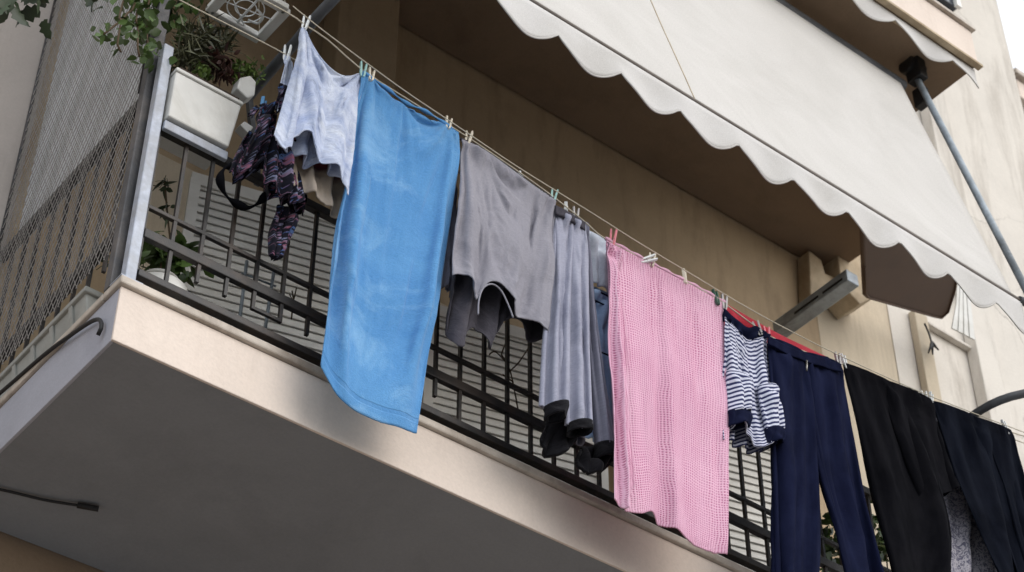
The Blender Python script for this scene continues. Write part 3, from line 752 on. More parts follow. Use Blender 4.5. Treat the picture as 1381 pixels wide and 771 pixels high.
# blue towel
g = garment('blue_towel', 553, 137, LY, 'large faded sky blue bath towel hanging down past the slab edge', 'towel')
sheet('cloth', blue.m, g, [(488, 95), (512, 113), (532, 132), (548, 143), (562, 145), (590, 160), (618, 179)],
      [(433, 491), (450, 528), (484, 556), (522, 573), (562, 584)],
      [(488, 95), (472, 225), (457, 320), (446, 405), (433, 491)], [(618, 179), (609, 290), (595, 390), (580, 480), (562, 584)], lean(LY, -.15), 64, 110, seed=5,
      pegs=(.08, .9), fan=.012, swag=.003, vert=.027, nvert=1.8, crump=.007, hemflat=.85, keep=.05, sim=dict(grow=.08, pins=((0, .14), (.40, .47), (.86, 1))))
if True:                                                            # woven border near the lower hem
    N = blue; c = N.n('ShaderNodeTexCoord'); sp = N.n('ShaderNodeSeparateXYZ'); N.l(c.outputs['UV'], sp.inputs[0])
    me_ = SIM[-1][0].data; H_ = -min(u_.uv[1] for u_ in me_.uv_layers[0].data)
    mr = N.n('ShaderNodeMapRange'); N.l(sp.outputs[1], mr.inputs[0]); mr.inputs[1].default_value = -H_; mr.inputs[2].default_value = -H_+.12
    k = ramp(N, mr.outputs[0], [(0, (.6,)*3), (.09, (.6,)*3), (.10, (0, 0, 0)), (.52, (0, 0, 0)), (.55, (1, 1, 1)), (.70, (1, 1, 1)), (.73, (0, 0, 0))])
    l_ = N.b.inputs['Base Color'].links[0].from_socket
    hv = N.n('ShaderNodeMath', operation='MULTIPLY'); hv.inputs[1].default_value = .35; N.l(k.outputs[0], hv.inputs[0])
    N.l(mixc(N, hv.outputs[0], l_, srgb(70, 124, 178)), N.b.inputs['Base Color'])
    prev = N.b.inputs['Normal'].links[0].from_socket
    pile = noise_t(N, coord(N, 'UV'), 190, 2); pb = N.n('ShaderNodeMath', operation='SUBTRACT'); N.l(pile.outputs[0], pb.inputs[0]); N.l(k.outputs[0], pb.inputs[1])
    N.l(bump(N, pb.outputs[0], .55, .004, prev), N.b.inputs['Normal'])
hb = MB(); hb.tube([tuple(p) for p in resample([PY(a, b, LY) for a, b in [(489, 97), (520, 118), (548, 139), (568, 147), (592, 161), (618, 180)]], 40)], [.006+.003*math.sin(k*.8) for k in range(40)], 8)
hb.build('folded_top', blue.m, g)
# dark item behind the towel edge
g = garment('dark_knit', 608, 230, -.17, 'dark slate knit half hidden between blue towel and grey shirt', 'knitwear')
sheet('cloth', greyleg.m, g, [(596, 205), (616, 214)], [(590, 392), (600, 388), (612, 402)], [(596, 205), (588, 300), (590, 392)], [(616, 214), (616, 310), (612, 402)], -.17, 16, 50, seed=51, vert=.02, crump=.012)
# grey shirt hung upside down
g = garment('grey_shirt', 690, 225, LY, 'grey jersey shirt hung upside down by its hem between blue and lavender laundry', 'shirt')
sheet('body', grey.m, g, [(622, 189), (652, 203), (690, 230), (720, 252), (748, 270)],
      [(609, 372), (619, 371), (630, 381), (640, 398), (645, 402), (650, 388), (660, 383), (672, 390), (684, 410), (692, 424), (712, 430), (728, 441), (737, 450)],
      [(622, 189), (617, 260), (612, 320), (609, 372)], [(748, 270), (744, 330), (740, 400), (737, 450)], lean(LY, LY+.01), 70, 80, seed=61,
      pegs=(.06, .97), fan=.016, swag=.004, vert=.018, nvert=2.2, crump=.012, keep=.03, sim=dict(grow=.06))
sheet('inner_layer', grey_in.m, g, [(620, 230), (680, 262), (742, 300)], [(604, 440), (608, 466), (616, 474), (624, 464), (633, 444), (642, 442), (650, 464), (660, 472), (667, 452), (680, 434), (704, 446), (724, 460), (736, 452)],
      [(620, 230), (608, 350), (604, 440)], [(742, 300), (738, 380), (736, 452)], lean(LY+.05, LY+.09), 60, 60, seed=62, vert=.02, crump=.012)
nk = MB(); nk.tube([tuple(p) for p in resample([PY(a, b, LY-.02) for a, b in [(645, 424), (646, 404), (652, 388), (664, 383), (676, 392), (686, 412), (692, 428)]], 30)], .003, 7)
nk.build('neck_hem', grey.m, g)
tb = MB(); tb.tube([tuple(p) for p in resample([PY(a, b, LY) for a, b in [(621, 187), (652, 202), (690, 229), (720, 251), (749, 270)]], 40)], .0055, 8)
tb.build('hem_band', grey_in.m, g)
# lavender trousers
g = garment('lavender_trousers', 768, 288, LY, 'lavender grey fleece trousers with black cuffs hanging in narrow folds', 'trousers')
for (Lf, Rg, sd, cf) in (([(750, 281), (744, 360), (737, 460), (733, 548)], [(772, 293), (769, 380), (767, 470), (765, 545)], 71, ((736, 547), (738, 562), (764, 545), (760, 566))),
                         ([(766, 290), (766, 380), (766, 480), (766, 572)], [(789, 303), (791, 390), (794, 490), (797, 574)], 72, ((768, 570), (767, 582), (796, 572), (795, 585)))):
    lg = sleeve('leg', lav.m, g, Lf, Rg, LY, lambda v: .012+.022*v, 44, 80, seed=sd, vert=.016, nvert=1.6, fan=.014, crump=.010, sim=dict(grow=.05))
    (a, b, c, d) = cf
    sleeve('cuff', cuffm.m, lg, [a, b], [c, d], LY-.002, .038, 28, 10, seed=sd+5, vert=.004)
sheet('waistband', grey_in.m, g, [(749, 277), (768, 287), (789, 300)], [(749, 288), (768, 298), (789, 311)], [(749, 277), (749, 288)], [(789, 300), (789, 311)], LY-.018, 24, 6, seed=73, solid=.008, fan=0, swag=0, vert=.004, crump=.001)
g = garment('slate_leggings', 800, 310, -.24, 'slate grey leggings with ragged black cuffs beside the pink towel', 'leggings')
lg = sleeve('leg', greyleg.m, g, [(786, 300), (790, 400), (797, 500), (806, 602)], [(793, 304), (798, 400), (809, 500), (827, 606)], -.24, lambda v: .01+.02*v, 36, 70, seed=75, vert=.012)
sleeve('cuff', cuffm.m, lg, [(804, 598), (806, 618)], [(826, 602), (826, 622)], -.243, .034, 28, 8, seed=76)
lg = sleeve('leg', greyleg.m, g, [(742, 300), (744, 450), (748, 560)], [(786, 320), (786, 450), (786, 600)], -.20, lambda v: .012+.015*v, 36, 50, seed=77, vert=.015)
sheet('cuff', cuffm.m, lg, [(744, 556), (760, 562), (778, 572)], [(732, 592), (742, 612), (756, 614), (768, 598), (772, 580)], [(744, 556), (736, 576), (732, 592)], [(778, 572), (772, 580)], -.205, 26, 22, seed=78, crump=.014, vert=.01, solid=.012)
sheet('cuff', cuffm.m, lg, [(782, 604), (800, 604), (816, 612)], [(780, 630), (792, 642), (806, 640), (818, 628)], [(782, 604), (778, 618), (780, 630)], [(816, 612), (822, 622), (818, 628)], -.21, 26, 20, seed=79, crump=.016, vert=.01, solid=.012)
# denim behind
g = garment('pale_denim', 806, 320, -.19, 'pale blue denim garment with white upper part hanging behind beside the pink towel', 'jeans')
sheet('leg', denim.m, g, [(786, 380), (805, 388), (826, 398)], [(788, 590), (806, 596), (830, 600)], [(786, 380), (788, 590)], [(826, 398), (830, 600)], -.19, 26, 60, seed=81, vert=.012, crump=.008)
sheet('white_lining', whitec.m, g, [(786, 306), (805, 316), (826, 328)], [(786, 376), (804, 385), (828, 397)], [(786, 306), (786, 376)], [(826, 328), (828, 397)], -.205, 26, 26, seed=82, vert=.008)
for a, b in (((794, 386), (826, 402)), ((796, 402), (826, 416)), ((800, 470), (828, 482)), ((797, 388), (803, 408))):
    MB().tube([PY(*a, -.215), PY(*b, -.215)], .0035, 5).build('seam', navy.m, g)
# pink waffle towel
g = garment('pink_towel', 897, 366, LY, 'long pink waffle weave towel with a curled lower left corner', 'towel')
sheet('cloth', pink.m, g, [(818, 324), (850, 341), (880, 357), (910, 373), (945, 391), (976, 409)],
      [(842, 690), (862, 694), (880, 690), (896, 708), (916, 722), (945, 738), (978, 749)],
      [(818, 324), (823, 450), (830, 560), (842, 690)], [(976, 409), (978, 520), (978, 640), (978, 749)], lean(LY, LY+.03), 64, 110, seed=85,
      pegs=(.08, .42, .7, .98), fan=.006, swag=.0, vert=.014, nvert=2.2, crump=.003, keep=.05, sim=dict(grow=.03))
sheet('folded_edge', pink.m, g, [(818, 325), (828, 331), (838, 336)], [(830, 672), (836, 676), (842, 688), (850, 668), (857, 652)],
      [(818, 325), (821, 450), (827, 570), (830, 672)], [(838, 336), (846, 450), (852, 560), (857, 652)], lean(LY-.012, LY-.045), 30, 110, seed=86, vert=.018, nvert=1.4, crump=.003, swag=0)
tb = MB(); tb.tube([tuple(p) for p in resample([PY(a, b, LY) for a, b in [(816, 321), (850, 339), (880, 355), (910, 371), (945, 389), (978, 408)]], 60)], [.006+.0022*math.sin(k*.9) for k in range(60)], 8)
tb.build('folded_top', pink.m, g)
# red garment on the rear line
g = garment('coral_blouse', 1040, 455, -.19, 'coral red cloth showing only above the striped shirt and navy trousers', 'blouse')
sheet('cloth', red.m, g, [(972, 405), (1010, 428), (1050, 450), (1085, 467), (1118, 483)], [(975, 500), (1040, 530), (1116, 560)], [(972, 405), (975, 500)], [(1118, 483), (1116, 560)], lean(-.20, -.19), 50, 30, seed=91, pegs=(.05, .5, .95), vert=.008)
# striped shirt
g = garment('striped_shirt', 1005, 445, LY, 'small navy and white striped shirt with navy cuffs beside the pink towel', 'shirt')
sheet('body', strp.m, g, [(977, 428), (995, 446), (1008, 458), (1018, 456), (1034, 453)], [(977, 592), (990, 574), (1000, 580), (1012, 596), (1022, 606), (1032, 604), (1050, 594)], [(977, 428), (978, 510), (977, 592)], [(1034, 453), (1044, 520), (1054, 590)], LY-.01, 50, 56, seed=95, pegs=(.02, .95), fan=.016, swag=.003, vert=.018, nvert=2, crump=.008, sim=dict(grow=.06))
sheet('back_layer', strp.m, g, [(978, 450), (1034, 462)], [(980, 594), (1000, 604), (1022, 610), (1046, 600)], [(978, 450), (980, 594)], [(1034, 462), (1046, 600)], LY+.04, 30, 40, seed=96)
sheet('neckband', navy.m, g, [(976, 416), (992, 430), (1008, 442), (1020, 440), (1036, 451)], [(977, 432), (994, 448), (1008, 459), (1020, 456), (1035, 457)], [(976, 416), (977, 432)], [(1036, 451), (1035, 457)], LY-.005, 30, 8, seed=97, solid=.006)
for sd, Lf, Rg, cL, cR in ((98, [(980, 500), (982, 530), (983, 556)], [(1010, 510), (1010, 534), (1011, 556)], [(983, 554), (984, 574)], [(1011, 554), (1010, 576)]),
                           (99, [(1022, 520), (1026, 552), (1032, 580)], [(1046, 520), (1052, 556), (1056, 580)], [(1032, 578), (1034, 598)], [(1056, 578), (1056, 598)])):
    sv = sleeve('sleeve', strp.m, g, Lf, Rg, LY-.014, .020, 30, 26, seed=sd, crump=.008)
    sleeve('cuff', navy.m, sv, cL, cR, LY-.016, .022, 28, 8, seed=sd+20)
# navy trousers
g = garment('navy_trousers', 1085, 474, LY, 'navy blue twill trousers with two long straight legs', 'trousers')
sleeve('leg', navy.m, g, [(1036, 456), (1040, 560), (1043, 680), (1045, 800)], [(1086, 478), (1096, 560), (1103, 650), (1104, 800)], LY, lambda v: .018+.03*v, 48, 90, seed=101, vert=.022, nvert=2.2, fan=.015, crump=.004, sim=dict(grow=.045))
sleeve('leg', navy.m, g, [(1080, 475), (1092, 560), (1104, 645), (1128, 720), (1150, 800)], [(1133, 492), (1148, 580), (1168, 690), (1192, 800)], LY+.004, lambda v: .018+.03*v, 48, 90, seed=102, vert=.022, nvert=2.2, fan=.015, crump=.004, sim=dict(grow=.045))
sheet('waistband', navy.m, g, [(1036, 453), (1060, 466), (1085, 476), (1110, 484), (1134, 491)], [(1037, 464), (1060, 477), (1085, 487), (1110, 495), (1135, 502)], [(1036, 453), (1037, 464)], [(1134, 491), (1135, 502)], LY-.024, 40, 7, seed=103, solid=.006, fan=0, swag=0, vert=.002, crump=.001)
zp = MB(); zp.tube([PY(1088, 486, LY-.05), PY(1088, 500, LY-.05)], .004, 6); zp.build('zip_pull', M['steel'], g)
# black garments
g = garment('black_trousers', 1196, 514, LY, 'plain black trousers with one leg folded up short, right of the navy trousers', 'trousers')
sleeve('leg', blk.m, g, [(1137, 490), (1158, 580), (1184, 690), (1210, 800)], [(1210, 522), (1236, 600), (1262, 690), (1274, 800)], LY, lambda v: .016+.03*v, 48, 80, seed=111, vert=.026, nvert=1.8, fan=.015, crump=.004, sim=dict(grow=.045))
sleeve('folded_leg', blk.m, g, [(1188, 512), (1206, 580), (1238, 672)], [(1256, 540), (1268, 596), (1283, 656)], LY-.01, lambda v: .016+.03*v, 48, 60, seed=112, vert=.026, nvert=1.8, fan=.015, sim=dict(grow=.045))
g = garment('flared_trousers', 1310, 562, LY, 'blue black trousers flaring down at the far right end of the line', 'trousers')
sleeve('leg', blk2.m, g, [(1257, 541), (1290, 640), (1330, 735), (1362, 800)], [(1322, 567), (1352, 650), (1376, 730), (1398, 800)], LY, lambda v: .016+.03*v, 48, 80, seed=121, vert=.022, nvert=1.6, fan=.015, crump=.004, sim=dict(grow=.045))
sleeve('leg', blk2.m, g, [(1300, 560), (1330, 650), (1362, 740), (1380, 800)], [(1363, 581), (1378, 640), (1398, 720), (1420, 800)], LY+.004, lambda v: .016+.03*v, 48, 80, seed=122, vert=.022, nvert=1.8, fan=.015, crump=.004, sim=dict(grow=.045))
# printed cloth behind
g = garment('printed_cloth', 1275, 560, -.19, 'grey cloth with a dark scribbled print hanging behind the two black garments', 'cloth')
sheet('cloth', prnt.m, g, [(1240, 548), (1275, 560), (1310, 572)], [(1262, 810), (1320, 815), (1372, 820)], [(1240, 548), (1252, 660), (1262, 810)], [(1310, 572), (1338, 660), (1372, 820)], -.17, 40, 60, seed=131, vert=.022, nvert=2.5)

settle(34)

# ------------------------------------------------------------------ pegs
JAW = {}
def peg(px, py, ang, mat, label, y=LY-.0, ln=.072):
    c = PY(px, py, y)
    t = thing('clothes_peg', tuple(c), label, 'clothes peg', 'clothes pegs on the lines')
    t.rotation_euler = (0, 0, 0)
    for s_ in (-1, 1):
        if (mat, s_, ln) not in JAW:
            m = MB()
            # pivot near the line: jaws below, handles spread above
            prof = [(.0015, -.022), (.0035, -.012), (.0030, .004), (.0045, .020), (.0075, ln-.020), (.0135, ln-.020), (.0115, .006), (.0100, -.012), (.0060, -.022)]
            m.prism([(s_*a, -.006, b) for a, b in prof], (0, .012, 0))
            o = m.build('jaw', M[mat], None, bev=.0008); JAW[(mat, s_, ln)] = o
        else:
            o = JAW[(mat, s_, ln)].copy(); COL.objects.link(o)
        o.parent = t
    if 'spring' not in JAW:
        m = MB(); m.tube([(.0085*math.cos(k*.5), -.006+.012*k/36, .006+.0045*math.sin(k*.5)) for k in range(37)], .0010, 5); o = JAW['spring'] = m.build('spring', M['steel'])
    else: o = JAW['spring'].copy(); COL.objects.link(o)
    o.parent = t
    t.rotation_euler = (R(random.uniform(-10, 10)), R(ang), R(random.uniform(-50, 50)))
PEGS = [(411, 34, 6, 'white_peg', 'white peg at the top corner of the washed pale blue top', LY), (386, 76, 4, 'white_peg', 'white peg holding the narrow lavender strip', -.19),
        (489, 98, 2, 'mint_peg', 'mint peg where washed top meets blue towel', LY), (500, 104, 8, 'wood_peg', 'pale peg at the left top corner of the blue towel', LY),
        (604, 169, 10, 'wood_peg', 'pale peg at the right top corner of the blue towel', LY), (631, 189, 6, 'wood_peg', 'pale peg at the left top corner of the grey shirt', LY),
        (702, 246, 4, 'white_peg', 'white peg at the middle of the grey shirt hem', -.255), (746, 267, 10, 'mint_peg', 'pale mint peg at the right corner of the grey shirt', LY),
        (763, 288, 3, 'white_peg', 'white peg on the left side of the lavender trousers', -.262), (776, 294, 3, 'grey_peg', 'greyish peg on the right side of the lavender trousers', -.262),
        (826, 325, 9, 'pink_peg', 'pink peg at the left top corner of the pink towel', LY), (869, 351, 62, 'white_peg', 'white peg lying askew on the top of the pink towel', LY),
        (879, 354, 7, 'wood_peg', 'wooden peg near the middle of the pink towel', LY), (924, 377, 6, 'wood_peg', 'wooden peg right of the middle of the pink towel', LY),
        (967, 405, -4, 'green_peg', 'dark green peg near the right corner of the pink towel', LY), (977, 412, 2, 'grey_peg', 'grey peg where pink towel meets striped shirt', LY),
        (1024, 447, -14, 'grey_peg', 'grey peg at the right corner of the striped shirt', LY), (1035, 453, 2, 'pink_peg', 'pink peg at the left corner of the navy trousers', LY),
        (1131, 490, -4, 'grey_peg', 'grey peg at the right corner of the navy trousers', LY), (1140, 492, -6, 'white_peg', 'white peg at the left corner of the black trousers', LY),
        (1249, 541, -5, 'white_peg', 'white peg at the right corner of the black trousers', LY), (1256, 543, 4, 'white_peg', 'white peg at the left corner of the blue black trousers', LY),
        (1357, 580, -5, 'white_peg', 'white peg at the right corner of the blue black trousers', LY), (354, 146, 6, 'blue_peg', 'blue peg holding the dark floral underwear', -.12)]
for (px, py, an, mt, lb, y) in PEGS: peg(px, py, an, mt, lb, y)

# ------------------------------------------------------------------ planter, pots and plants
def leaf(m, c, d, up, ln, w, bend=.25, lobes=False):
    c = np.array(c, float); d = np.array(d, float); d /= np.linalg.norm(d)
    u = np.array(up, float); u -= d*(u@d); u /= max(np.linalg.norm(u), 1e-6); s = np.cross(d, u)
    if lobes: st = [(0, .12), (.12, .42), (.3, .30), (.42, .55), (.62, .30), (.78, .32), (1, 0)]
    else: st = [(0, .05), (.25, .42), (.55, .5), (.8, .28), (1, 0)]
    vs, fs = [], []
    for t, ww in st:
        q = c+d*ln*t-u*bend*ln*t*t
        vs += [q+s*ww*w+u*.08*w, q, q-s*ww*w+u*.08*w]
    for i in range(len(st)-1):
        a = i*3; fs += [(a, a+1, a+4, a+3), (a+1, a+2, a+5, a+4)]
    m.add(vs, fs, True)
def rdir(rs, zb=0): 
    v = rs.normal(size=3); v[2] += zb; return v/np.linalg.norm(v)
pl = thing('planter_box', (.18, .06, .735), 'tall white plastic planter box standing on the top rail beside the corner post', 'planter')
m = MB(); x0, x1, yA, yB = .058, .318, -.022, .13
m.prism([(x0-.004, yA+.004, .736), (x1-.026, yA+.004, .736), (x1, yA, .95), (x0-.004, yA, .95)], (0, yB-yA, 0)); m.build('box', M['white_plastic'], pl, bev=.006)
MB().box((x0-.006, yA-.006, .952), (x1+.004, yB+.006, .968)).build('rim', M['white_plastic'], pl, bev=.005)
MB().box((x0+.01, yA+.004, .9725), (x1-.01, yB-.006, .985)).build('soil', M['soil'], pl)
MB().box((.052, -.004, .690), (.30, .0145, .728)).build('lit_rail_strip', M['alu'], pl, bev=.003)  # pale strip added for the lit stretch of the top rail
m = MB(); m.prism([PY(a, b, .0) for a, b in [(320, 118), (324, 104), (338, 101), (346, 110), (344, 128), (334, 132)]], (0, .05, 0)); m.build('end_clip', M['white_plastic'], pl, bev=.006)
m = MB(); m.prism([PY(a, b, .03) for a, b in [(324, 168), (330, 163), (342, 171), (336, 180)]], (0, .04, 0)); m.build('end_clip', M['white_plastic'], pl, bev=.003)
rs = np.random.RandomState(5)
def bush(name, label, cat, boxes, mat, n, ln, wd, seed, zb=.2, stems=None, group=None, lobes=False):
    r = np.random.RandomState(seed); pts = []
    for (c, e, k) in boxes:
        for _ in range(int(n*k)):
            q = r.normal(size=3)*.5; pts.append(np.array(c)+q*np.array(e))
    t = thing(name, tuple(np.array(boxes[0][0])-np.array([0, 0, boxes[0][1][2]])), label, cat, group)
    m = MB()
    for q in pts: leaf(m, q, rdir(r, zb), rdir(r, 1), ln*r.uniform(.6, 1.3), wd*r.uniform(.6, 1.2), r.uniform(0, .5), lobes)
    m.build('leaves', M[mat], t)
    if stems:
        s_ = MB()
        for pth in stems: s_.tube(resample(pth, 14), .0035, 5)
        s_.build('stem', M['bark'], t)
    return t
def Q(px, py, y): return tuple(PY(px, py, y))
bush('grassy_plant', 'dry grassy plant spilling over the left part of the planter box', 'plant', [(Q(262, 62, .05), (.05, .08, .09), 1), (Q(285, 62, .06), (.07, .08, .06), .8), (Q(250, 84, .04), (.04, .06, .03), .4)], 'leaf_grass', 230, .075, .010, 3, .6, [[Q(262, 92, .05), Q(262, 60, .05)], [Q(280, 100, .05), Q(286, 60, .06)]])
bush('red_leaf_plant', 'dark red leaved plant in the middle of the planter box', 'plant', [(Q(292, 88, .04), (.05, .07, .04), 1), (Q(305, 100, .03), (.03, .05, .02), .3)], 'leaf_red', 110, .034, .015, 4, .4, [[Q(288, 110, .04), Q(292, 84, .04)]])
bush('green_succulent', 'bright green low plant at the right end of the planter box', 'plant', [(Q(334, 101, .06), (.05, .06, .02), 1), (Q(318, 96, .05), (.03, .05, .02), .4), (Q(272, 98, .02), (.04, .03, .015), .3)], 'leaf_bright', 200, .026, .013, 6, .6, [[Q(322, 122, .06), Q(330, 100, .06)]])
# climbing vine hanging over the corner
vt = thing('hanging_vine', (-.02, .12, 3.36), 'leafy green vine trailing down over the netting and corner post', 'vine')
r = np.random.RandomState(9); m = MB(); st = MB()
def strand(pts, nl, ln, wd, spread, lob=False):
    q = resample(pts, 40); st.tube(q, .004, 5)
    for _ in range(nl):
        c = q[r.randint(4, 40)]+r.normal(size=3)*spread
        leaf(m, c, rdir(r, -.6), rdir(r, .6), ln*r.uniform(.6, 1.3), wd*r.uniform(.7, 1.2), r.uniform(.1, .6), lob)
top = np.array([-.02, .10, 2.4])
strand([top, PY(205, -20, .06), PY(198, 30, .03), PY(200, 70, .02)], 150, .045, .034, .035)
strand([top+.05, PY(232, -20, .12), PY(226, 20, .10), PY(215, 46, .08)], 190, .045, .034, .045)
strand([top, PY(190, -20, .02), PY(170, 20, -.02), PY(150, 38, -.03), PY(140, 46, -.03)], 100, .034, .028, .025)
strand([top, PY(190, -10, .02), PY(186, 40, -.01), PY(186, 66, -.02), PY(188, 76, -.02)], 90, .034, .028, .022)
strand([top, PY(170, -10, .0), PY(163, 30, -.03), PY(158, 62, -.03), PY(163, 70, -.03)], 46, .030, .026, .016)
strand([top, PY(245, -16, .2), PY(242, 5, .2), PY(236, 26, .18)], 110, .05, .04, .05)
m.build('leaves', M['leaf'], vt); st.build('stem', M['bark'], vt)
vt2 = thing('broad_leaf_vine', tuple(PY(30, -40, .35)), 'broad lobed dark leaves hanging down at the top left corner', 'vine')
m = MB(); st = MB()
strand([PY(-30, -60, .4), PY(-5, -20, .35), PY(10, 2, .32)], 26, .075, .07, .03, True)
strand([PY(60, -60, .4), PY(40, -20, .35), PY(30, -2, .32)], 22, .075, .07, .03, True)
strand([PY(130, -60, .3), PY(124, -20, .1), PY(123, -2, .05)], 10, .06, .055, .012, True)
m.build('leaves', M['leaf_dark'], vt2); st.build('stem', M['bark'], vt2)
# white frame with wire loops over the planter
ff = thing('pot_holder', (.24, -.11, 1.30), 'white square plastic frame with wire loops inside, hanging above the planter box', 'pot holder')
m = MB(); zf = 1.30; xa, xb, ya, yb_ = .135, .345, -.215, -.04
for (a, b) in (((xa, ya), (xb, ya)), ((xb, ya), (xb, yb_)), ((xb, yb_), (xa, yb_)), ((xa, yb_), (xa, ya))):
    m.bar((*a, zf), (*b, zf), .036, .026)
m.build('rim', M['white_plastic'], ff, bev=.004)
w = MB(); cx, cy = (xa+xb)/2, (ya+yb_)/2
for rr in (.066, .038): w.tube([(cx-.01+rr*math.cos(k*math.pi/14), cy+rr*math.sin(k*math.pi/14), zf+.004) for k in range(28)], .0024, 5, closed=True)
w.tube([(cx, ya, zf), (cx, yb_, zf)], .005, 6); w.tube([(xa, cy+.02, zf), (xb, cy-.02, zf)], .0024, 5); w.tube([(xa, cy-.04, zf), (cx+.05, yb_, zf)], .0024, 5)
w.tube(resample([(cx+.02, cy-.03, zf-.01), (cx+.05, cy-.02, zf-.015), (cx+.055, cy+.02, zf-.012), (cx+.02, cy+.03, zf-.01)], 16), .0045, 6)
w.build('wire_loop', M['white_peg'], ff)
w = MB()
for (x, y) in ((xa, ya), (xb, yb_), (xa, yb_), (xb, ya)): w.tube([(x, y, zf), (cx, cy+.1, 2.3)], .0016, 4)
w.build('hanger_wire', M['line'], ff)
# pot and leafy plant behind the railing at the corner
pt = thing('white_pot', (.20, .16, 0), 'rounded white pot on the floor behind the front railing near the corner', 'pot')
MB().lathe((.20, .16, .0), [(.0, .001), (.10, .001), (.115, .03), (.112, .10), (.095, .16), (.06, .19), (.055, .20), (.0, .195)], 28).build('body', M['white_plastic'], pt)
MB().lathe((.20, .16, .19), [(.05, .006), (.062, .0), (.064, .012), (.054, .016), (.0, .01)], 24).build('rim', M['white_plastic'], pt)
bush('pot_plant', 'dark green leafy plant growing behind the white pot at the corner', 'plant', [(Q(218, 345, .26), (.10, .07, .04), 1), (Q(232, 352, .24), (.05, .05, .04), .5), (Q(168, 352, .22), (.05, .06, .06), .5)], 'leaf', 130, .05, .04, 12, .3, [[(.22, .2, .2), Q(218, 345, .26)]])
bush('climber_twig', 'thin twig with a few curled leaves in front of the beige wall by the post', 'plant', [(Q(221, 252, .30), (.02, .03, .035), 1), (Q(226, 285, .30), (.03, .03, .02), .5)], 'leaf_dark', 12, .045, .02, 14, -.2, [[Q(232, 345, .30), Q(226, 290, .30), Q(222, 240, .30)]])
bush('far_plant', 'yellowish green plant behind the railing between navy and black trousers', 'plant', [(Q(1190, 725, .35), (.10, .10, .14), 1), (Q(1112, 735, .35), (.08, .08, .12), .7)], 'leaf', 130, .06, .04, 15, .4, [[Q(1200, 800, .35), Q(1192, 715, .35)]])
# trough on the floor along the side railing
tr = thing('side_trough', (.09, .7, 0), 'long pale plastic trough on the floor under the side netting', 'planter')
m = MB(); ta, tb_ = .30, 1.10
sec = [(.045, .003), (.155, .003), (.185, .15), (.015, .15)]
m.prism([(x, ta, z) for x, z in sec], (0, tb_-ta, 0)); m.build('body', M['grey_plastic'], tr, bev=.006)
m = MB(); m.box((.004, ta-.012, .145), (.196, tb_+.01, .168)); m.build('rim', M['grey_plastic'], tr, bev=.005)
for y in np.arange(ta+.08, tb_, .13):
    MB().prism([(.0435, y, .01), (.034, y, .01), (.008, y, .144), (.0145, y, .144)], (0, .022, 0)).build('rib', M['grey_plastic'], tr)
# stand with thin grey legs
sd = thing('drying_stand', (.62, .24, 0), 'small stand with thin grey metal legs behind the railing left of the blue towel', 'stand')
for a, b in (((323, 432), (333, 352)), ((357, 448), (370, 362))):
    MB().tube([PY(*a, .24), PY(*b, .24)], .0065, 7).build('leg', M['galv'], sd)
MB().tube([PY(326, 368, .24), PY(372, 386, .24)], .004, 6).build('crossbar', M['galv'], sd)
tw = thing('dry_twig', Q(395, 420, .2), 'small dry forked twig behind the railing beside the blue towel', 'twig')
m = MB(); m.tube([PY(393, 430, .2), PY(396, 405, .2), PY(394, 392, .2)], .003, 5); m.tube([PY(396, 405, .2), PY(400, 388, .2)], .0025, 5); m.tube([PY(396, 407, .2), PY(390, 396, .2)], .0022, 5); m.build('stem', M['bark'], tw)
tw = thing('dry_branch', Q(690, 500, .15), 'bare dry branch behind the railing under the grey shirt', 'branch')
m = MB()
for pth in ([(700, 560), (688, 500), (676, 478)], [(688, 500), (700, 488), (712, 470)], [(684, 490), (668, 474), (660, 478)], [(692, 515), (678, 505)], [(676, 478), (682, 462)]):
    m.tube(resample([PY(a, b, .15) for a, b in pth], 8), .003, 5)
m.build('stem', M['bark'], tw)

# ------------------------------------------------------------------ cables, hood and small things
tag(MB().tube(resample([PX(a, b, -.016) for a, b in [(132, 452), (137, 440), (134, 431), (122, 434), (95, 452), (60, 478), (0, 530), (-60, 580)]], 50), .007, 8).build('black_hose', M['rubber']), 'black hose running along the side edge of the slab', 'hose')
cb = thing('soffit_cable', tuple(PZ(70, 676, -.25)), 'black cable with a thick end hanging under the slab', 'cable')
MB().tube(resample([PZ(a, b, -.256) for a, b in [(-60, 652), (0, 660), (60, 674), (110, 682)]], 30), .005, 6).build('lead', M['rubber'], cb)
MB().tube([PZ(104, 681, -.258), PZ(133, 686, -.260)], .0105, 8).build('plug', M['rubber'], cb)
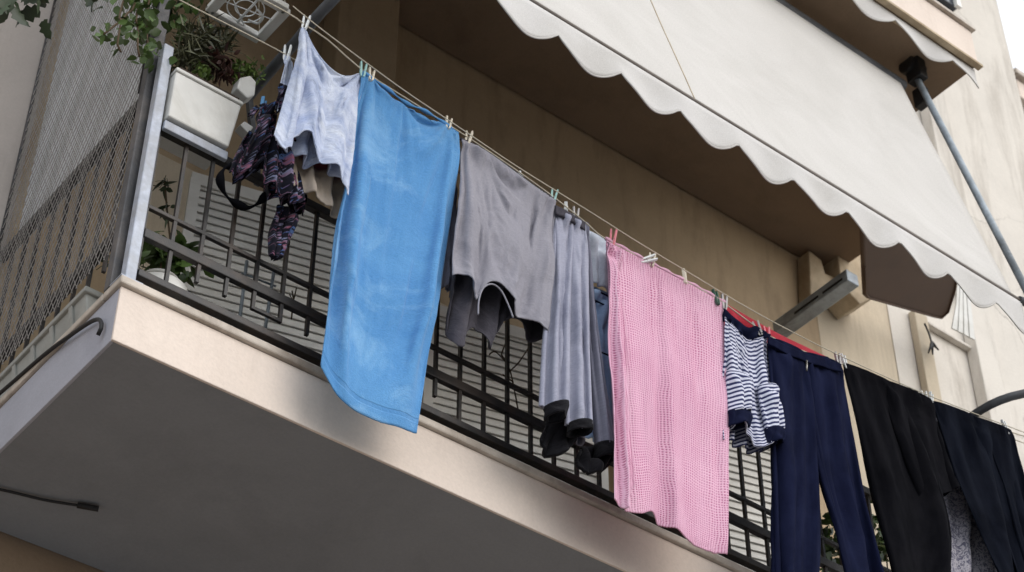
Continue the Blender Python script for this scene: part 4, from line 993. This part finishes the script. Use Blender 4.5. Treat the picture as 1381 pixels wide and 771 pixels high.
# grey channel
ch = thing('metal_channel', tuple(PZ(1055, 440, 2.6)), 'grey slotted metal channel jutting from the corbels behind the clothes line', 'channel')
a, b = PZ(1050, 446, 2.6), PZ(1150, 374, 2.6); d = b-a; d /= np.linalg.norm(d)
m = MB(); m.bar(a, b, .085, .075); m.build('body', M['galv'], ch, bev=.006)
m = MB(); sd_ = np.cross(d, (0, 0, 1.)); sd_ /= np.linalg.norm(sd_)
sg = -1 if (sd_@(CAM-a)) < 0 else 1
for t0, t1 in ((.30, .62), (.68, .94)):
    m.bar(a+(b-a)*t0+sg*sd_*.044+np.array([0, 0, -.01]), a+(b-a)*t1+sg*sd_*.044+np.array([0, 0, -.01]), .004, .012)
m.build('slot', M['rubber'], ch)
# brown hood
hd = thing('brown_hood', tuple(PY(1220, 400, .7)), 'dark brown curved sheet hood on the wall below the end of the awning', 'hood')
pf = [(1164, 300), (1166, 360), (1168, 397), (1173, 402), (1215, 414), (1260, 427), (1270, 429), (1279, 421), (1288, 392), (1291, 372), (1292, 320)]
HY = lambda b: .85-.6*(430-b)/130
MB().prism([PY(a, b, HY(b)) for a, b in pf], (0, .03, .02)).build('shell', M['hood'], hd, bev=.01)
m = MB(); m.tube([PY(a, b, HY(b)-.004) for a, b in pf[1:-1]], .006, 6); m.build('rolled_edge', M['hood'], hd)
lc = thing('louvre_panel', tuple(PY(1300, 425, .8)), 'white ribbed panel beside the brown hood under the awning end', 'panel')
pf = [PY(a, b, .8) for a, b in [(1292, 372), (1306, 378), (1315, 458), (1284, 442), (1290, 410)]]
MB().prism(pf, (0, .008, 0)).build('sheet', M['white_plastic'], lc)
m = MB()
for t in (.25, .5, .75): m.tube([pf[0]*(1-t)+pf[1]*t+np.array([0, -.004, 0]), pf[3]*(1-t)+pf[2]*t+np.array([0, -.001, 0])], .003, 5)
m.build('rib', M['white_plastic'], lc)
hk = thing('wall_cord', tuple(PY(1258, 450, 1.05)), 'dark cord with a tassel hanging on the pale wall panel', 'cord')
m = MB(); m.tube(resample([PY(a, b, 1.05) for a, b in [(1247, 436), (1253, 450), (1257, 464)]], 10), .006, 5); m.build('cord', M['rubber'], hk)
m = MB()
for q in ((1252, 476), (1258, 478), (1266, 472), (1262, 466)): m.tube([PY(1257, 462, 1.05), PY(*q, 1.05)], [.012, .004], 5)
m.build('tassel', M['rubber'], hk)

bpy.context.view_layer.update()
